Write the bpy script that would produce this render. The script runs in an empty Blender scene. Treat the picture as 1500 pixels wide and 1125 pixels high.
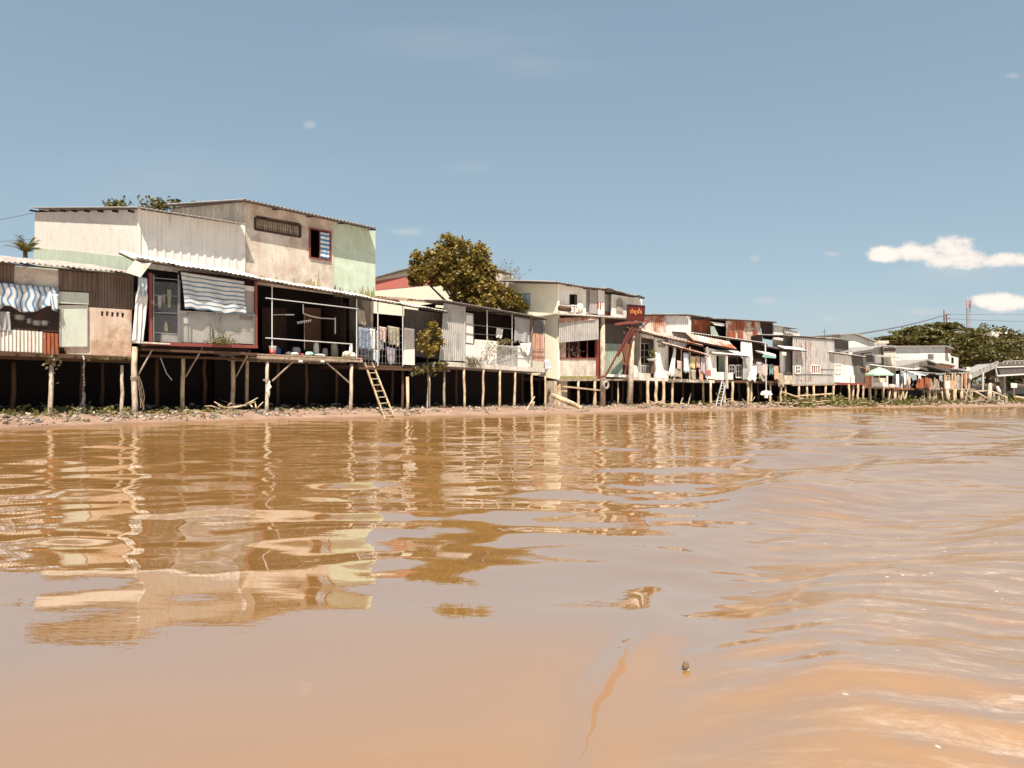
import bpy, math, random
import numpy as np
from mathutils import Vector, Matrix, noise as mn
rnd = random.Random(7)
scene = bpy.context.scene
col = scene.collection
# ---------------------------------------------------------------- camera, sky, sun, exposure
F = 1091.0; HOR = 580.0; CAMH = 1.1
PITCH = math.atan((HOR-562.5)/F)
cam_d = bpy.data.cameras.new('camera'); cam = bpy.data.objects.new('camera', cam_d); col.objects.link(cam)
cam_d.sensor_width = 36; cam_d.lens = 36*F/1500; cam_d.clip_start = 0.05; cam_d.clip_end = 8000
cam.location = (0, 0, CAMH); cam.rotation_euler = (math.pi/2+PITCH, 0, 0)
scene.camera = cam
SUN_L = Vector((0.0, 1.40, -2.25)).normalized()      # the way the light travels
elev = math.asin(-SUN_L.z); azim = math.atan2(-SUN_L.x, -SUN_L.y)
world = bpy.data.worlds.new('World'); scene.world = world; world.use_nodes = True
wt = world.node_tree; wn = wt.nodes; wl = wt.links
for n_ in list(wn): wn.remove(n_)
wo = wn.new('ShaderNodeOutputWorld'); bg = wn.new('ShaderNodeBackground'); sky = wn.new('ShaderNodeTexSky')
sky.sky_type = 'NISHITA'; sky.sun_disc = False; sky.sun_elevation = elev; sky.sun_rotation = azim % (2*math.pi)
sky.air_density = 1.0; sky.dust_density = 1.0; sky.ozone_density = 1.0; sky.altitude = 0
hs = wn.new('ShaderNodeHueSaturation'); hs.inputs['Saturation'].default_value = 0.95; hs.inputs['Value'].default_value = 1.0
hs.inputs['Hue'].default_value = 0.485
tint = wn.new('ShaderNodeMix'); tint.data_type = 'RGBA'; tint.blend_type = 'MULTIPLY'; tint.inputs[0].default_value = 1.0
tint.inputs[7].default_value = (1.38, 1.53, 1.62, 1)
wl.new(sky.outputs[0], hs.inputs['Color']); gm = wn.new('ShaderNodeGamma'); gm.inputs[1].default_value = .5; wl.new(hs.outputs[0], gm.inputs[0]); wl.new(gm.outputs[0], tint.inputs[6])
def wmath(op, a, b=None, c=None):
    q = wn.new('ShaderNodeMath'); q.operation = op
    for k, z in enumerate((a, b, c)):
        if z is None: continue
        if isinstance(z, (int, float)): q.inputs[k].default_value = z
        else: wl.new(z, q.inputs[k])
    return q.outputs[0]
# clouds: soft lumps given by direction (tangents of azimuth and elevation), frayed by noise
wtc = wn.new('ShaderNodeTexCoord'); wsp = wn.new('ShaderNodeSeparateXYZ'); wl.new(wtc.outputs['Generated'], wsp.inputs[0])
wy = wmath('MAXIMUM', wsp.outputs[1], .05); wa = wmath('DIVIDE', wsp.outputs[0], wy); we = wmath('DIVIDE', wsp.outputs[2], wy)
wcb = wn.new('ShaderNodeCombineXYZ'); wl.new(wa, wcb.inputs[0]); wl.new(we, wcb.inputs[1])
def wnoise(s, det, sx=1.0, off=0.0):
    mp = wn.new('ShaderNodeMapping'); mp.inputs['Scale'].default_value = (sx, 1, 1); mp.inputs['Location'].default_value = (off, off, off); wl.new(wcb.outputs[0], mp.inputs[0])
    q = wn.new('ShaderNodeTexNoise'); q.inputs['Scale'].default_value = s; q.inputs['Detail'].default_value = det; q.inputs['Roughness'].default_value = .62; wl.new(mp.outputs[0], q.inputs['Vector']); return q.outputs[0]
def wcloud(lumps, soft, amp, nz_):
    acc = None
    for px, py, rx, ry in lumps:
        dx = wmath('MULTIPLY', wmath('SUBTRACT', wa, (px-750)/1091), 1091/rx); dy = wmath('MULTIPLY', wmath('SUBTRACT', we, (580-py)/1091), 1091/(ry*.88))
        v = wmath('SUBTRACT', 1.0, wmath('SQRT', wmath('ADD', wmath('MULTIPLY', dx, dx), wmath('MULTIPLY', dy, dy)))); acc = v if acc is None else wmath('MAXIMUM', acc, v)
    v = wmath('ADD', acc, wmath('MULTIPLY_ADD', nz_, amp, -amp/2)); q = wn.new('ShaderNodeMapRange'); q.interpolation_type = 'SMOOTHSTEP'; q.inputs[1].default_value = 0.0; q.inputs[2].default_value = soft; wl.new(v, q.inputs[0]); return q.outputs[0], v
n_a = wnoise(34, 7, .7); n_b = wnoise(9, 5, .35, 3.0)
m1, d1 = wcloud([(1305, 372, 38, 17), (1345, 370, 55, 20), (1398, 366, 40, 27), (1410, 378, 80, 20), (1462, 380, 46, 17), (1440, 441, 24, 14), (1478, 444, 55, 17), (1465, 438, 34, 13)], .5, 1.6, n_a)
m2, d2 = wcloud([(1122, 441, 34, 10), (1107, 378, 10, 8), (1220, 371, 16, 6), (1218, 467, 22, 9), (453, 180, 12, 9), (592, 338, 40, 10), (1490, 108, 22, 9), (1350, 456, 60, 9)], .9, 1.5, n_a)
m3, d3 = wcloud([(780, 92, 150, 46), (640, 60, 260, 60), (250, 260, 300, 70), (1250, 470, 240, 50), (690, 245, 60, 18)], 1.2, 2.2, n_b)
m4, d4 = wcloud([(1400, 400, 130, 32), (1460, 460, 110, 24)], 1.3, .6, n_b)
wf = wmath('MAXIMUM', m1, wmath('MAXIMUM', wmath('MULTIPLY', m2, .38), wmath('MAXIMUM', wmath('MULTIPLY', m3, .13), wmath('MULTIPLY', m4, .22))))
crp = wn.new('ShaderNodeValToRGB'); wl.new(wmath('MULTIPLY_ADD', d1, .5, wmath('MULTIPLY', n_a, .5)), crp.inputs[0]); crp.color_ramp.elements[0].position = .15; crp.color_ramp.elements[0].color = (4.2, 4.1, 4.0, 1); crp.color_ramp.elements[1].position = .62; crp.color_ramp.elements[1].color = (6.3, 5.75, 5.2, 1)
wmx = wn.new('ShaderNodeMix'); wmx.data_type = 'RGBA'; wl.new(wf, wmx.inputs[0]); wl.new(tint.outputs[2], wmx.inputs[6]); wl.new(crp.outputs[0], wmx.inputs[7]); wl.new(wmx.outputs[2], bg.inputs[0])
bg.inputs[1].default_value = 0.080; wl.new(bg.outputs[0], wo.inputs[0])
sun_d = bpy.data.lights.new('sun', 'SUN'); sun = bpy.data.objects.new('sun', sun_d); col.objects.link(sun)
sun_d.energy = 5.0; sun_d.angle = math.radians(0.5); sun_d.color = (1.0, 0.93, 0.82)
sun.rotation_euler = SUN_L.to_track_quat('-Z', 'Y').to_euler(); sun.location = (0, -20, 40)
scene.view_settings.view_transform = 'Standard'; scene.view_settings.look = 'None'
scene.view_settings.exposure = 1.08; scene.view_settings.gamma = 1
scene.render.engine = 'CYCLES'; scene.cycles.max_bounces = 6; scene.cycles.volume_bounces = 2
# ---------------------------------------------------------------- measuring: pixel of the photo -> point on a real plane
def ray(px, py):
    a = (px-750)/F; b = (562.5-py)/F; c, s = math.cos(PITCH), math.sin(PITCH)
    return Vector((a, c-b*s, s+b*c))
CAM = Vector((0, 0, CAMH))
KN = [(-420, 21.0), (-160, 24.0), (0, 26.8), (190, 30.0), (800, 48.0), (950, 54.5), (1100, 61.5), (1250, 68.0), (1400, 75.0), (1500, 81.0), (1700, 95.0), (2100, 140.0)]
def front(px):
    k = 0
    while k < len(KN)-2 and px > KN[k+1][0]: k += 1
    (a, za), (b, zb) = KN[k], KN[k+1]; t = (px-a)/(b-a)
    Z = 1/((1-t)/za+t/zb)
    return Vector(((px-750)/F*Z, Z, 0))
# terrain height
PL = [front(k[0]) for k in KN]
BW = {0: 5, 1: 5, 2: 4.4, 3: 1.9, 4: 4.6, 5: 2.6, 6: 1.8, 7: 2.2, 8: 2.4, 9: 4, 10: 5, 11: 6}
def bw(px):
    T = [(-420, 4.0), (0, 3.1), (190, 1.8), (400, 1.3), (550, 1.1), (620, 3.2), (700, 4.4), (880, 4.8), (960, 2.8), (1100, 1.6), (1200, 2.2), (1500, 3.4), (2100, 5)]
    for (a, va), (b, vb) in zip(T, T[1:]):
        if px <= b:
            t = max(0, (px-a)/(b-a)); t = t*t*(3-2*t); return va+(vb-va)*t
    return T[-1][1]
def nz(x, y, s=1.0, z=0.0): return mn.noise(Vector((x*s, y*s, z)))
def sm(a, b, x):
    t = min(1, max(0, (x-a)/(b-a))); return t*t*(3-2*t)
def prof(px, d, x, y):
    w = bw(px)+0.5*nz(x, y, .35)+.25*nz(x, y, 1.1, 4)
    if d < -w: z = -0.03-(-w-d)*0.16
    elif d < 0: z = 0.44*((d+w)/w)**0.8-0.03
    else: z = 0.41+0.25*sm(0, 3, d)+1.9*sm(4.5, 7.5, d)
    k = 0.06 if d < 5 else 0.15
    z += k*nz(x, y, .9)*sm(-w-1, -w+1.2, d)+.03*nz(x, y, 3.1)*sm(-w, -w+.8, d)
    return max(z, -2.5)
def gh(P):
    """ground height under a world point"""
    best = None
    for i in range(len(PL)-1):
        A, B = PL[i], PL[i+1]; u = B-A; L = u.length; u = u/L
        t = min(max((P.x-A.x)*u.x+(P.y-A.y)*u.y, 0), L); Q = A+u*t
        dd = math.hypot(P.x-Q.x, P.y-Q.y)
        if best is None or dd < best[0]-1e-6:
            sgn = 1 if (-(P.x-Q.x)*u.y+(P.y-Q.y)*u.x) >= 0 else -1
            best = (dd, sgn*dd, Q)
    Q = best[2]; px = 750+F*Q.x/Q.y
    return prof(px, best[1], P.x, P.y)
# ---------------------------------------------------------------- materials
MATS = {}
KA = .76
def newmat(name):
    m = bpy.data.materials.new(name); m.use_nodes = True
    nt = m.node_tree
    for n_ in list(nt.nodes): nt.nodes.remove(n_)
    out = nt.nodes.new('ShaderNodeOutputMaterial'); b = nt.nodes.new('ShaderNodeBsdfPrincipled')
    nt.links.new(b.outputs[0], out.inputs[0]); MATS[name] = m
    return m, nt, b, out
def N(nt, t, **kw):
    n_ = nt.nodes.new(t)
    for k, v in kw.items():
        if k.startswith('i_'): n_.inputs[k[2:].replace('_', ' ')].default_value = v
        else: setattr(n_, k, v)
    return n_
def rgba(c): return (c[0], c[1], c[2], 1)
def coords(nt, scale=(1, 1, 1), loc=(0, 0, 0), src='Object', rot=(0, 0, 0)):
    tc = N(nt, 'ShaderNodeTexCoord'); mp = N(nt, 'ShaderNodeMapping')
    mp.inputs['Scale'].default_value = scale; mp.inputs['Location'].default_value = loc; mp.inputs['Rotation'].default_value = rot
    nt.links.new(tc.outputs[src], mp.inputs[0]); return mp.outputs[0]
def noise_(nt, vec, scale, detail=4, rough=.6, dist=0.0):
    n_ = N(nt, 'ShaderNodeTexNoise'); n_.inputs['Scale'].default_value = scale; n_.inputs['Detail'].default_value = detail
    n_.inputs['Roughness'].default_value = rough; n_.inputs['Distortion'].default_value = dist
    nt.links.new(vec, n_.inputs['Vector']); return n_.outputs[0]
def ramp(nt, fac, stops):
    r = N(nt, 'ShaderNodeValToRGB'); els = r.color_ramp.elements
    while len(els) > 1: els.remove(els[-1])
    els[0].position = stops[0][0]; els[0].color = rgba(stops[0][1]) if hasattr(stops[0][1], '__len__') else (stops[0][1],)*3+(1,)
    for p, c in stops[1:]:
        e = els.new(p); e.color = rgba(c) if hasattr(c, '__len__') else (c, c, c, 1)
    nt.links.new(fac, r.inputs[0]); return r.outputs[0]
def mix(nt, fac, a, b, mode='MIX'):
    m = N(nt, 'ShaderNodeMix', data_type='RGBA', blend_type=mode)
    for sock, v in ((0, fac), (6, a), (7, b)):
        if isinstance(v, (int, float)): m.inputs[sock].default_value = v
        elif hasattr(v, 'is_linked') or hasattr(v, 'links'): nt.links.new(v, m.inputs[sock])
        else: m.inputs[sock].default_value = rgba(v)
    return m.outputs[2]
def surf(name, base, rough=.85, metal=0.0, var=.22, vs=1.6, stain=None, sa=.5, ss=1.2, stretch=.25, bump=.25, bs=25, loc=0.0, stain2=None, sa2=.6, spec=.3):
    """weathered surface: mottled base + streaky stain of its own shape + second patchy stain"""
    base = [x*KA for x in base]; stain = stain and [x*KA for x in stain]; stain2 = stain2 and [x*KA for x in stain2]
    m, nt, b, out = newmat(name)
    v = coords(nt, loc=(loc, loc*1.7, loc*.6)); n1 = noise_(nt, v, vs, 5, .65)
    c = ramp(nt, n1, [(.25, [x*(1-var) for x in base]), (.75, [min(1, x*(1+var)) for x in base])])
    if stain:
        v2 = coords(nt, scale=(1, 1, stretch), loc=(3+loc, 1, 2)); n2 = noise_(nt, v2, ss*3, 6, .7)
        lo = 1-sa; f = ramp(nt, n2, [(max(0, lo-.12), 0.0), (min(1, lo+.12), 1.0)])
        c = mix(nt, f, c, stain)
    if stain2:
        v3 = coords(nt, loc=(9+loc, 5, 1)); n3 = noise_(nt, v3, ss*1.1, 7, .72)
        f = ramp(nt, n3, [(max(0, 1-sa2-.05), 0.0), (min(1, 1-sa2+.06), 1.0)]); c = mix(nt, f, c, stain2)
    nt.links.new(c, b.inputs['Base Color']); b.inputs['Roughness'].default_value = rough; b.inputs['Metallic'].default_value = metal
    b.inputs['Specular IOR Level'].default_value = spec
    if bump:
        nb = noise_(nt, coords(nt), bs, 4, .6); bp = N(nt, 'ShaderNodeBump'); bp.inputs['Strength'].default_value = bump; bp.inputs['Distance'].default_value = .02
        nt.links.new(nb, bp.inputs['Height']); nt.links.new(bp.outputs[0], b.inputs['Normal'])
    return m
surf('plaster_cream', (.66, .58, .48), stain=(.36, .29, .22), sa=.42, var=.14, stain2=(.45, .38, .31), sa2=.46)
surf('plaster_pale', (.71, .66, .595), stain=(.58, .48, .39), sa=.42, var=.12, ss=1.6, stretch=.6, stain2=(.74, .67, .58), sa2=.5)
surf('plaster_beige', (.56, .49, .41), stain=(.44, .31, .22), sa=.40, var=.18, ss=1.0, stain2=(.42, .33, .26), sa2=.47)
surf('plaster_green', (.49, .555, .44), stain=(.38, .42, .30), sa=.40, var=.1, stain2=(.44, .5, .36), sa2=.45)
surf('plaster_pink', (.60, .47, .37), stain=(.46, .31, .22), sa=.45, var=.12, stain2=(.40, .24, .14), sa2=.42)
surf('plaster_damp', (.50, .33, .23), stain=(.36, .22, .13), sa=.45, var=.15, stain2=(.56, .40, .29), sa2=.45)
surf('plaster_white', (.80, .75, .67), stain=(.46, .40, .34), sa=.38, var=.1)
surf('plaster_yellow', (.90, .82, .63), stain=(.74, .64, .46), sa=.30, var=.05)
surf('moss_black', (.05, .045, .03), stain=(.22, .2, .13), sa=.45, ss=3)
surf('moss_brown', (.30, .20, .11), stain=(.42, .34, .2), sa=.5, ss=3, stain2=(.24, .22, .06), sa2=.5)
surf('salmon', (.58, .17, .13), stain=(.5, .2, .15), sa=.4, var=.08)
surf('fibre_cement', (.38, .31, .27), stain=(.22, .17, .14), sa=.42, var=.2, ss=1.5, stretch=1, stain2=(.55, .48, .42), sa2=.45)
surf('metal_white', (.71, .665, .61), rough=.5, metal=.1, stain=(.45, .37, .31), sa=.34, var=.10, stretch=.08, stain2=(.34, .2, .13), sa2=.33, bump=.08)
surf('metal_grey', (.46, .42, .38), rough=.5, metal=.25, stain=(.24, .2, .18), sa=.42, var=.18, bump=.08, stain2=(.42, .39, .35), sa2=.45)
surf('metal_brown', (.11, .072, .05), rough=.7, stain=(.19, .13, .10), sa=.45, var=.25, bump=.1, stretch=.08)
surf('metal_dark', (.09, .075, .065), rough=.7, stain=(.14, .11, .09), sa=.45, bump=.1)
surf('metal_rusty', (.56, .46, .38), rough=.7, stain=(.34, .10, .04), sa=.52, var=.2, stretch=.12, ss=.9, bump=.1)
surf('metal_streak', (.66, .58, .50), rough=.6, stain=(.30, .15, .09), sa=.37, var=.15, stretch=.15, ss=.9, bump=.1)
surf('rust', (.32, .09, .035), rough=.85, stain=(.18, .045, .02), sa=.48, var=.25, stain2=(.5, .34, .24), sa2=.36)
surf('rust_roof', (.62, .53, .45), rough=.7, stain=(.38, .14, .07), sa=.46, var=.15, ss=.5, stretch=1, stain2=(.34, .10, .05), sa2=.47)
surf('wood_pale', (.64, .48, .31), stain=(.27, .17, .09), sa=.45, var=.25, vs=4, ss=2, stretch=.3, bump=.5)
surf('wood_grey', (.40, .31, .23), stain=(.2, .13, .08), sa=.47, var=.25, ss=2, bump=.5)
surf('wood_dark', (.035, .015, .010), stain=(.05, .028, .02), sa=.45, var=.3, ss=2, bump=.4)
surf('wood_brown', (.10, .05, .024), stain=(.10, .05, .03), sa=.45, var=.3, ss=2, bump=.4)  # darkened so the back stilts carry the shade under the floors
surf('plank', (.48, .36, .25), stain=(.25, .17, .11), sa=.5, var=.28, vs=7, ss=3, stretch=1, bump=.4)
surf('concrete', (.60, .48, .36), stain=(.25, .18, .12), sa=.45, var=.22, vs=3, ss=1.5, stretch=.4, bump=.5)
surf('concrete_white', (.60, .54, .47), stain=(.36, .28, .2), sa=.42, var=.15)
surf('red_dark', (.16, .035, .025), rough=.6, stain=(.1, .03, .02), sa=.4, var=.2, bump=.1)
surf('red_paint', (.22, .055, .04), rough=.55, stain=(.2, .05, .035), sa=.4, var=.15, bump=.1)
surf('red_bright', (.62, .12, .07), rough=.5, var=.08, bump=0)
surf('pale_green', (.56, .58, .48), rough=.55, stain=(.44, .44, .36), sa=.36, var=.06, bump=.05)
surf('green_metal', (.26, .33, .25), rough=.6, stain=(.4, .38, .3), sa=.42, var=.15, bump=.1)
surf('blue_frame', (.30, .38, .42), rough=.5, var=.1, bump=0)
surf('white_pipe', (.62, .60, .58), rough=.35, metal=.2, var=.08, bump=0)
surf('white_sheet', (.70, .65, .58), rough=.7, var=.06, stain=(.5, .44, .37), sa=.35, bump=.1)
surf('grey_sheet', (.36, .31, .28), rough=.7, var=.1, stain=(.26, .2, .17), sa=.4, bump=.1)
surf('void', (.007, .003, .002), rough=.9, var=.5, vs=2, stain=(.012, .005, .003), sa=.42, bump=.2)  # near-black, puts full shade into the sheets below the floors
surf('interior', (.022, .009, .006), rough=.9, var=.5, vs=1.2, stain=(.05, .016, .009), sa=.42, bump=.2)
surf('grey_dark', (.12, .11, .11), rough=.6, var=.2)
surf('steel', (.30, .29, .28), rough=.4, metal=.6, var=.15, bump=0)
surf('rubber', (.035, .032, .03), rough=.8, var=.3)
surf('tyre_pale', (.42, .36, .3), rough=.8, var=.2, stain=(.2, .15, .12), sa=.4)
surf('red_tile', (.40, .13, .08), rough=.8, var=.15, stain=(.3, .1, .06), sa=.4)
surf('brick', (.50, .19, .11), rough=.9, var=.2, stain=(.55, .34, .24), sa=.42, ss=4, stretch=1)
surf('orange_panel', (.62, .30, .16), rough=.8, var=.15, stain=(.5, .22, .12), sa=.4)
surf('bark', (.20, .13, .08), stain=(.1, .06, .035), sa=.5, var=.3, bump=.6)
def plain(name, c, rough=.7, trans=0.0, var=.12):
    c = [x*KA for x in c]; m, nt, b, out = newmat(name); n1 = noise_(nt, coords(nt), 6, 3)
    cc = ramp(nt, n1, [(.3, [x*(1-var) for x in c]), (.7, [min(1, x*(1+var)) for x in c])])
    nt.links.new(cc, b.inputs['Base Color']); b.inputs['Roughness'].default_value = rough
    b.inputs['Specular IOR Level'].default_value = .25
    return m
for k, c in dict(cloth_white=(.72, .68, .62), cloth_blue=(.18, .27, .38), cloth_tan=(.38, .31, .19), cloth_yellow=(.62, .50, .16), cloth_red=(.5, .08, .06), cloth_pink=(.6, .36, .30),
                 cloth_dark=(.05, .045, .05), cloth_orange=(.62, .28, .14), cloth_grey=(.34, .32, .32), cloth_lilac=(.36, .3, .36), cloth_teal=(.12, .3, .3), cloth_sky=(.5, .6, .68),
                 plastic_white=(.72, .68, .62), plastic_red=(.55, .07, .05), plastic_blue=(.04, .09, .3), plastic_green=(.2, .42, .3), sack_white=(.7, .64, .5), plastic_teal=(.35, .55, .42)).items():
    if k.startswith('cloth'): g_ = sum(c)/3; c = [x*.62+g_*.38*w_ for x, w_ in zip(c, (1.06, .98, .9))]
    plain(k, c)
def stripes(name, c1, c2, n, axis, wid=.5):
    c1 = [x*KA for x in c1]; c2 = [x*KA for x in c2]
    m, nt, b, out = newmat(name); tc = N(nt, 'ShaderNodeTexCoord'); sp = N(nt, 'ShaderNodeSeparateXYZ'); nt.links.new(tc.outputs['UV'], sp.inputs[0])
    m1 = N(nt, 'ShaderNodeMath', operation='MULTIPLY'); m1.inputs[1].default_value = n; nt.links.new(sp.outputs[axis], m1.inputs[0])
    m2 = N(nt, 'ShaderNodeMath', operation='FRACT'); nt.links.new(m1.outputs[0], m2.inputs[0])
    f = ramp(nt, m2.outputs[0], [(0, 0.0), (wid-.03, 0.0), (wid+.03, 1.0), (.97, 1.0), (1, 0.0)])
    c = mix(nt, f, c1, c2); n1 = noise_(nt, coords(nt), 3, 4); d = ramp(nt, n1, [(.35, .78), (.7, 1.0)]); c = mix(nt, 1.0, c, d, 'MULTIPLY')
    nt.links.new(c, b.inputs['Base Color']); b.inputs['Roughness'].default_value = .55
    return m
stripes('tarp_h', (.66, .63, .59), (.10, .21, .32), 8, 1, .66)
stripes('tarp_v', (.62, .60, .58), (.11, .22, .36), 19, 0, .6)
stripes('curtain_stripe', (.74, .72, .70), (.03, .20, .38), 6, 1, .5)
stripes('red_strip', (.55, .47, .42), (.34, .1, .07), 6, 0, .55)
def leafmat(name, cols, tr=.35):
    cols = [[x*.62 for x in c] for c in cols]
    m, nt, b, out = newmat(name); g = N(nt, 'ShaderNodeNewGeometry'); f = ramp(nt, g.outputs['Random Per Island'], [(i/(len(cols)-1), c) for i, c in enumerate(cols)])
    nt.links.new(f, b.inputs['Base Color']); b.inputs['Roughness'].default_value = .45; b.inputs['Specular IOR Level'].default_value = .4
    t = N(nt, 'ShaderNodeBsdfTranslucent'); nt.links.new(f, t.inputs[0]); ms = N(nt, 'ShaderNodeMixShader'); ms.inputs[0].default_value = tr
    nt.links.new(b.outputs[0], ms.inputs[1]); nt.links.new(t.outputs[0], ms.inputs[2]); nt.links.new(ms.outputs[0], out.inputs[0]); return m
leafmat('leaf_brown', [(.09, .06, .011), (.26, .18, .028), (.42, .29, .05), (.14, .10, .018), (.55, .37, .07)])
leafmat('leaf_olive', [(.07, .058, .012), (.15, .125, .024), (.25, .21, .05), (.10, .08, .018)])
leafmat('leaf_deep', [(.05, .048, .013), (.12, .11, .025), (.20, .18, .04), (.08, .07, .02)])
leafmat('leaf_twig', [(.3, .22, .12), (.22, .16, .08), (.36, .28, .18)])
leafmat('leaf_weed', [(.22, .20, .05), (.34, .30, .09), (.14, .12, .03), (.42, .34, .14)])
leafmat('litter_mix', [(.55, .45, .33), (.25, .15, .09), (.7, .64, .56), (.12, .08, .05), (.45, .28, .17), (.62, .5, .38), (.2, .16, .06), (.38, .2, .12), (.5, .4, .3), (.1, .14, .2)], 0.0)
# ---------------------------------------------------------------- mesh building
class Nd:
    def __init__(s, obj, org): s.obj = obj; s.org = Vector(org)
class MB:
    def __init__(s): s.v = []; s.f = []; s.uv = None
    def poly(s, pts): i = len(s.v); s.v += [tuple(p) for p in pts]; s.f.append(tuple(range(i, i+len(pts)))); return s
    def hexa(s, a, b):
        """a: 4 points, b: 4 matching points"""
        i = len(s.v); s.v += [tuple(p) for p in a]+[tuple(p) for p in b]
        s.f += [(i, i+3, i+2, i+1), (i+4, i+5, i+6, i+7)]+[(i+k, i+(k+1) % 4, i+4+(k+1) % 4, i+4+k) for k in range(4)]; return s
    def box(s, x0, x1, y0, y1, z0, z1):
        return s.hexa([(x0, y0, z0), (x1, y0, z0), (x1, y1, z0), (x0, y1, z0)], [(x0, y0, z1), (x1, y0, z1), (x1, y1, z1), (x0, y1, z1)])
    def prism(s, pts, off):
        off = Vector(off); n = len(pts); i = len(s.v); s.v += [tuple(p) for p in pts]+[tuple(Vector(p)+off) for p in pts]
        s.f += [tuple(range(i, i+n)), tuple(range(i+2*n-1, i+n-1, -1))]+[(i+k, i+n+k, i+n+(k+1) % n, i+(k+1) % n) for k in range(n)]; return s
    def bar(s, p, q, w=.05, h=None):
        p = Vector(p); q = Vector(q); h = h or w; d = (q-p).normalized(); a = Vector((0, 1, 0)) if abs(d.y) < .9 else Vector((1, 0, 0))
        x = d.cross(a).normalized()*w/2; y = d.cross(x).normalized()*h/2
        return s.hexa([p-x-y, p+x-y, p+x+y, p-x+y], [q-x-y, q+x-y, q+x+y, q-x+y])
    def tube(s, pts, r, n=8, cap=True):
        pts = [Vector(p) for p in pts]; rs = r if hasattr(r, '__len__') else [r]*len(pts); i0 = len(s.v)
        for k, p in enumerate(pts):
            d = (pts[min(k+1, len(pts)-1)]-pts[max(k-1, 0)]).normalized(); a = Vector((0, 1, 0)) if abs(d.y) < .9 else Vector((1, 0, 0))
            x = d.cross(a).normalized(); y = d.cross(x)
            s.v += [tuple(p+(x*math.cos(2*math.pi*j/n)+y*math.sin(2*math.pi*j/n))*rs[k]) for j in range(n)]
        for k in range(len(pts)-1):
            for j in range(n): a = i0+k*n+j; b = i0+k*n+(j+1) % n; s.f.append((a, b, b+n, a+n))
        if cap: s.f += [tuple(range(i0+n-1, i0-1, -1)), tuple(range(i0+(len(pts)-1)*n, i0+len(pts)*n))]
        return s
    def corr(s, a, b, c, d, pitch=.2, amp=.02, t=.012, boxy=False, warp=0.0):
        amp *= 1.7
        """corrugated sheet; ridges run from edge a-b to edge d-c"""
        a, b, c, d = map(Vector, (a, b, c, d)); nrm = (b-a).cross(d-a).normalized(); n = max(2, int((b-a).length/pitch)); m = 3 if warp else 1
        if boxy: prof_ = [(0, 0), (.58, 0), (.66, 1), (.92, 1)]
        else: prof_ = [(k/6, .5-.5*math.cos(2*math.pi*k/6)) for k in range(6)]
        U = []
        for i in range(n): U += [((i+p)/n, h) for p, h in prof_]
        U.append((1, 0)); W = len(U); i0 = len(s.v)
        for lay in (0, 1):
            for j in range(m+1):
                v = j/m
                for u, h in U:
                    p = a.lerp(b, u).lerp(d.lerp(c, u), v)+nrm*(h*amp+(t if lay else 0))
                    if warp: p = p+nrm*warp*mn.noise(p*1.3)
                    s.v.append(tuple(p))
        L = W*(m+1)
        for j in range(m):
            for k in range(W-1):
                q = i0+j*W+k; s.f += [(q, q+W, q+W+1, q+1), (q+L, q+L+1, q+L+W+1, q+L+W)]
        for k in range(W-1):
            q = i0+k; s.f.append((q, q+1, q+1+L, q+L)); q = i0+m*W+k; s.f.append((q, q+L, q+1+L, q+1))
        for j in range(m):
            q = i0+j*W; s.f.append((q, q+L, q+L+W, q+W)); q = i0+j*W+W-1; s.f.append((q, q+W, q+L+W, q+L))
        return s
    def lathe(s, c, prof_, n=14):
        c = Vector(c); i0 = len(s.v)
        for r, z in prof_: s.v += [(c.x+r*math.cos(2*math.pi*j/n), c.y+r*math.sin(2*math.pi*j/n), c.z+z) for j in range(n)]
        for k in range(len(prof_)-1):
            for j in range(n): a = i0+k*n+j; b = i0+k*n+(j+1) % n; s.f.append((a, b, b+n, a+n))
        s.f += [tuple(range(i0+n-1, i0-1, -1)), tuple(range(i0+(len(prof_)-1)*n, i0+len(prof_)*n))]; return s
    def leaf(s, c, size, r, up=.3):
        c = Vector(c); d = Vector((r.gauss(0, 1), r.gauss(0, 1), r.gauss(0, .6)+.0)).normalized(); nn = Vector((r.gauss(0, .7), r.gauss(0, .7), r.gauss(0, .7)+up)).normalized()
        w = d.cross(nn).normalized()*size*.32; d = d*size*.5; mid = nn*size*.08
        s.poly([c-d, c+w-mid, c+d, c-w-mid]); return s
    def build(s, name, mat, parent=None, smooth=False, uv=None, kind=None, label=None):
        org = parent.org if parent is not None else Vector((0, 0, 0))
        me = bpy.data.meshes.new(name); me.from_pydata([tuple(Vector(v)-org) for v in s.v], [], s.f); me.update()
        if smooth: me.polygons.foreach_set('use_smooth', [True]*len(me.polygons))
        me.materials.append(MATS[mat] if isinstance(mat, str) else mat)
        if uv:
            L = me.uv_layers.new(name='UVMap')
            for lp in me.loops: L.data[lp.index].uv = uv[lp.vertex_index]
        o = bpy.data.objects.new(name, me); col.objects.link(o)
        if parent is not None: o.parent = parent.obj
        if kind: o['kind'] = kind
        if label: o['label'] = label
        return Nd(o, org)
def settag(o, label, cat, group=None):
    o['label'] = label; o['category'] = cat
    if group: o['group'] = group
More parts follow.
